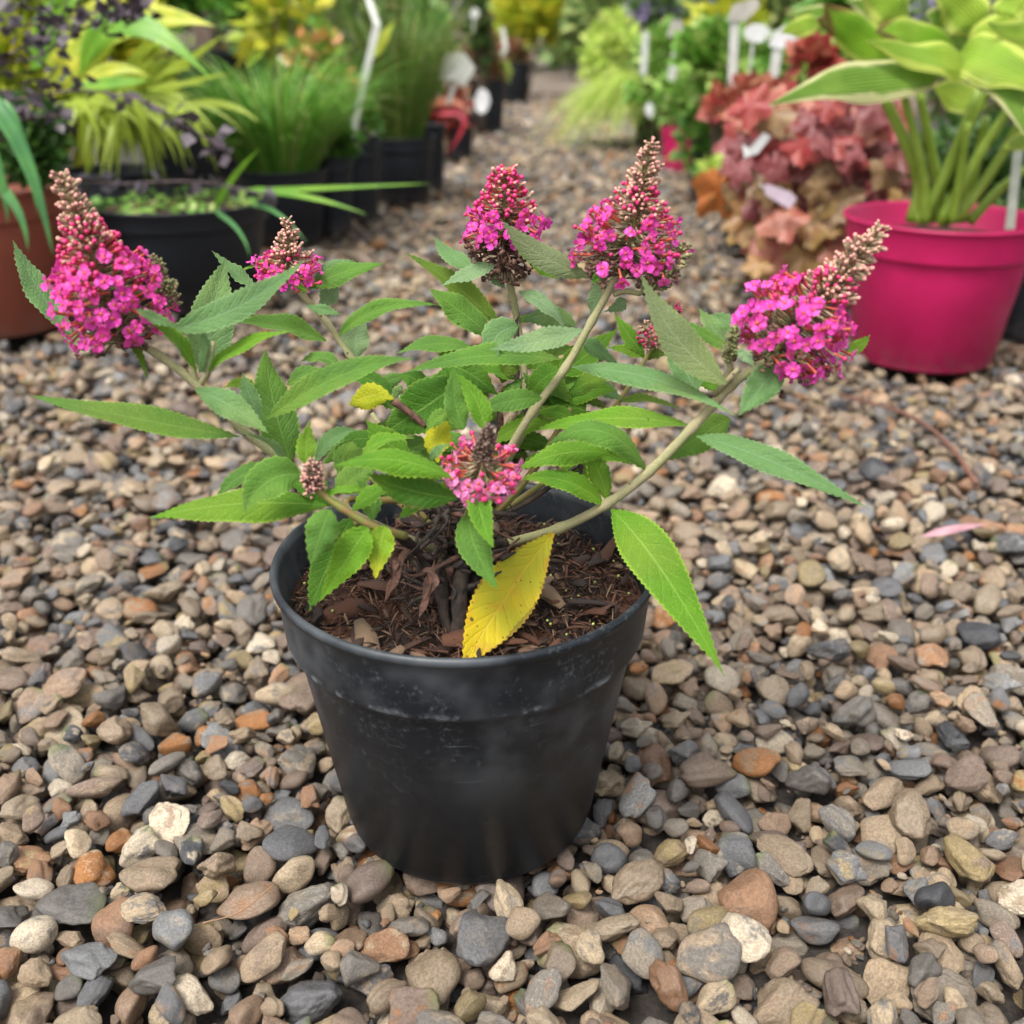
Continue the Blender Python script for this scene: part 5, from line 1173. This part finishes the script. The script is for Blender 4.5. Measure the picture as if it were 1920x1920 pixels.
_, c, *_r = make_pot(1515, 532, 130, 425, M_POTR, 'dark magenta pot hidden below the coral bells leaves'); q = c
_, c2, *_r = make_pot(1600, 470, 170, 340, M_POTB2, 'black pot behind the coral bells against the hosta pot')
_, c3, *_r = make_pot(1405, 470, 110, 385, M_POTB2, 'black pot under the front coral bells leaves')
heuchera('coral bells with red, rose and tan lobed leaves spilling toward the hosta pot', (1375, 195, 1690, 430), (1.72, 2.10), 230, HC, .030, 3, q)
heuchera('coral bells with pink and gold lobed leaves hanging low above the gravel', (1370, 370, 1590, 500), (1.72, 1.85), 34, [HC[2], HC[5], HC[0], HC[5]], .036, 8, c3)
t = heuchera('single orange lobed leaf sticking out over the gravel', (1350, 355, 1352, 357), (1.9, 1.9), 1, [heu_mat('heuchera_orange', (.62, .19, .05), (.55, .24, .07), (.4, .1, .03))], .05, 5, at(1352, 356, 1.95))
t['category'] = 'leaf'
stake_label('lilac white label tag lying among the red leaves', (1425, 345), (1430, 352), 1.7, 4, head=[(1432, 350), (1440, 345), (1482, 360), (1494, 372), (1480, 392), (1436, 366)], hmat=simple('label_lilac', (.58, .47, .56), .5))
stake_label('curled white label tag above the lilac tag', (1395, 300), (1400, 290), 1.75, 4, head=[(1392, 270), (1405, 278), (1432, 248), (1446, 256), (1420, 288), (1396, 296)], hmat=M_TAGW)
# tall stake labels in the right row
stake_label('white oval label on a thick white stake, right row', (1447, 165), (1458, 92), 2.6, 18, head=[(1441, 86), (1452, 60), (1480, 44), (1512, 52), (1495, 78), (1462, 92)], hmat=M_TAGW)
stake_label('smaller round white label left of the oval one', (1405, 150), (1412, 70), 2.8, 5, head=oval(1420, 62, 26, 18), hmat=M_TAGW)
stake_label('tallest stake label with a grey plate cut by the top edge', (1370, 200), (1378, 40), 2.7, 16, head=[(1362, 40), (1376, 8), (1420, -4), (1424, 12), (1398, 40)], hmat=M_TAGG)
stake_label('grey rectangular label plate standing in the green plants', (1258, 150), (1273, 75), 3.6, 15, head=[(1250, 68), (1260, 36), (1306, 42), (1302, 76)], hmat=M_TAGG)
stake_label('slim pale stake beside the lime grass', (1206, 140), (1211, 60), 4.2, 12)
stake_label('small white tag on the black pot under the lime grass', (1216, 210), (1218, 196), 4.2, 5, head=oval(1218, 206, 8, 14, 0, 8), hmat=M_TAGW)
# lime grass and plants
_, c, *_r = make_pot(1222, 272, 70, 200, M_POTB2, 'black pot under the lime yellow grass'); qg = c
t = thing('lime_grass', 'lime yellow feathery grass hanging over the path on the right', 'ornamental grass', qg); bg = Bag()
for i in range(900):
    a = -PI/2+rnd.gauss(0, 1.3); sp = rnd.uniform(.2, 1.5); d = Vector((math.cos(a)*sp-.25, math.sin(a)*sp*.6, 1)); 
    P = Vector(qg)+Vector((rnd.uniform(-.09, .05), rnd.uniform(-.08, .08), 0)); bg.add(ribbon(P, d, rnd.uniform(.22, .40), .008, rnd.uniform(.6, 1.35), 8, rnd.uniform(-.6, .6)), None, rnd.random())
bg.build('blades', [M_LIME], t, kind='stuff')
_, c, *_r = make_pot(1276, 322, 74, 240, M_POTR, 'small magenta pot in the right row'); q2 = c
_, c, *_r = make_pot(1336, 372, 84, 265, M_POTB2, 'black pot beside the small magenta pot'); q3 = c
_, c, *_r = make_pot(1262, 262, 76, 190, M_POTR, 'faded magenta pot just behind the small magenta one'); q4 = c
leafy('fresh green leafy plant spilling over the small magenta pot', (1235, 120, 1345, 240), q2.y, M_FRESH, 420, .045, root=q2, cat='plant', name='leafy_plant')
leafy('green strappy plant above the black pot in the right row', (1270, 180, 1390, 330), q3.y, M_GREEN, 500, .04, root=q3, cat='plant', name='leafy_plant')
leafy('lime leaf cluster at the foot of the right row pots', (1318, 300, 1372, 345), q3.y-.25, M_LIME, 40, .045, root=(at(1345, 340, q3.y-.2).x, q3.y-.2, .0), cat='plant', name='leafy_plant', clumps=4, stems=2)
leafy('cream and green leaved plant behind the slim stake', (1185, 60, 1275, 200), 4.4, M_FRESH, 420, .06, root=(at(1225, 200, 4.4).x, 4.4, .1), cat='plant', name='leafy_plant')
leafy('pale green leafy plant behind the grey labels', (1290, 60, 1420, 200), 3.1, M_FRESH, 520, .06, aspect=1.3, root=(at(1350, 200, 3.1).x, 3.1, .1), cat='plant', name='leafy_plant')
leafy('yellow edged broad leaved plant between the tall labels', (1330, 10, 1450, 130), 3.3, M_YEL, 130, .09, aspect=1.4, root=(at(1400, 200, 3.3).x, 3.3, .1), cat='plant', name='leafy_plant')
leafy('mid green plant behind the oval white label', (1430, 60, 1560, 190), 2.8, M_FRESH, 460, .055, root=(at(1490, 200, 2.8).x, 2.8, .1), cat='plant', name='leafy_plant')
leafy('salmon and red leaved plant behind the coral bells', (1290, 160, 1480, 230), 2.6, M_REDL, 220, .045, aspect=1.3, root=(at(1400, 260, 2.6).x, 2.6, .05), cat='plant', name='leafy_plant')
leafy('crimson tipped plant under the hosta leaf', (1490, 95, 1570, 135), 2.4, M_REDL, 90, .05, aspect=1.2, root=(at(1530, 200, 2.4).x, 2.4, .1), cat='plant', name='leafy_plant', clumps=5)
leafy('lavender purple flowering plant at the top right', (1640, -60, 1960, 60), 3.4, M_LAV, 900, .05, aspect=.6, root=(at(1800, 100, 3.4).x, 3.4, 0), cat='plant', name='flowering_plant')
leafy('lilac speckled plant far behind the lime grass', (1170, -30, 1260, 60), 6.5, M_LAV, 400, .08, root=(at(1220, 100, 6.5).x, 6.5, 0), cat='plant', name='flowering_plant')
leafy('dark green shrub low behind the hosta pot at the right edge', (1850, 480, 2010, 640), 1.95, M_DKGR, 600, .045, root=(at(1930, 600, 1.95).x, 1.95, .0))
leafy('green bush behind the hosta stems', (1640, 200, 1960, 420), 2.5, M_DKGR, 900, .05, root=(at(1800, 400, 2.5).x, 2.5, 0))
_, c, *_r = make_pot(1935, 640, 150, 460, M_POTB2, 'black pot at the right edge behind the magenta pot')
leafy('tall light green shrub behind the right row', (1080, -90, 1330, 90), 7.5, M_FAR, 1400, .12, root=(at(1200, 100, 7.5).x, 7.5, 0))
leafy('yellow green mound at the right of the path end', (1085, 30, 1200, 150), 6.0, M_LIME, 420, .08, root=(at(1140, 150, 6.0).x, 6.0, 0))
leafy('mixed green bush behind the tall labels', (1320, -90, 1560, 90), 5.0, M_FAR, 1300, .08, root=(at(1440, 100, 5.0).x, 5.0, 0))
leafy('mixed green bush behind the hosta', (1540, -90, 1800, 120), 4.6, M_GREEN, 1200, .08, root=(at(1660, 100, 4.6).x, 4.6, 0))
leafy('deep green bush at the right rear corner', (1760, -90, 2100, 260), 4.2, M_FAR, 1300, .09, root=(at(1900, 100, 4.2).x, 4.2, 0))
# far hedge closing the path
r = np.random.default_rng(77)
hd = thing('hedge', 'tall mixed hedge closing the far end of the gravel path', 'hedge', (0, 13, 0)); n = 26000
P = np.stack([r.uniform(-11, 11, n), 13+r.uniform(-.8, 1.2, n)+r.normal(0, .15, n), 2.6*r.random(n)**.8], 1)
P[:, 2] *= 1+.18*np.sin(P[:, 0]*1.3)+.1*np.sin(P[:, 0]*3.7)
V, F, R_ = leaf_cloud(P, r.normal(size=(n, 3))+np.array([0, -1, .2]), r.uniform(.09, .22, n), .9, r); build('foliage', V, F, M_FAR, hd, rv=R_, kind='stuff')
bg = Bag()
for i in range(22): x = -10.5+i; bg.add(tube([(x, 13.2, 0), (x+.1, 13.2, 1.1), (x, 13.2, 2.2)], .05, .02, 6))
bg.build('trunks', [M_TWIG], hd, kind='stuff')
leafy('dark shadowed shrub at the end of the path', (1020, -40, 1130, 138), 11.0, M_FAR, 1000, .12, root=(at(1075, 130, 11.0).x, 11.0, 0))

# loose things on the gravel
def on_ground(px, py, z=.004): 
    g = ground_pt(px, py); return (g.x, g.y, z)
V, F, mi = tube([on_ground(1570, 745), on_ground(1690, 790, .012), on_ground(1770, 845, .012), on_ground(1830, 912)], .0022, .0030, 7, rough=.15)
o = build('fallen_stalk', V, F, simple('stalk_red_brown', (.16, .07, .045), .7, scale=80), None); o['label'] = 'curved reddish brown dry stalk lying on the gravel right of the plant'; o['category'] = 'stalk'
V, F, mi = tube([on_ground(385, 1760, .012), on_ground(455, 1738, .012), on_ground(520, 1690, .014)], .0005, .0004, 5)
o = build('dry_straw', V, F, simple('straw', (.30, .17, .09), .7), None); o['label'] = 'thin dry straw lying over a pebble at the lower left'; o['category'] = 'straw'
t = thing('fallen_petal', 'pale pink withered petal lying on the gravel at the right', 'petal', on_ground(1790, 1000))
leaf(t, None, (1728, 1006), (1790, 992), (1855, 982), 17, 10, (ground_pt(1728, 1006).y-.01, ground_pt(1855, 980).y-.02), serr=False, mats=simple('petal_dry_pink', (.55, .30, .34), .6, transl=.2), wave=.2)
gravel()
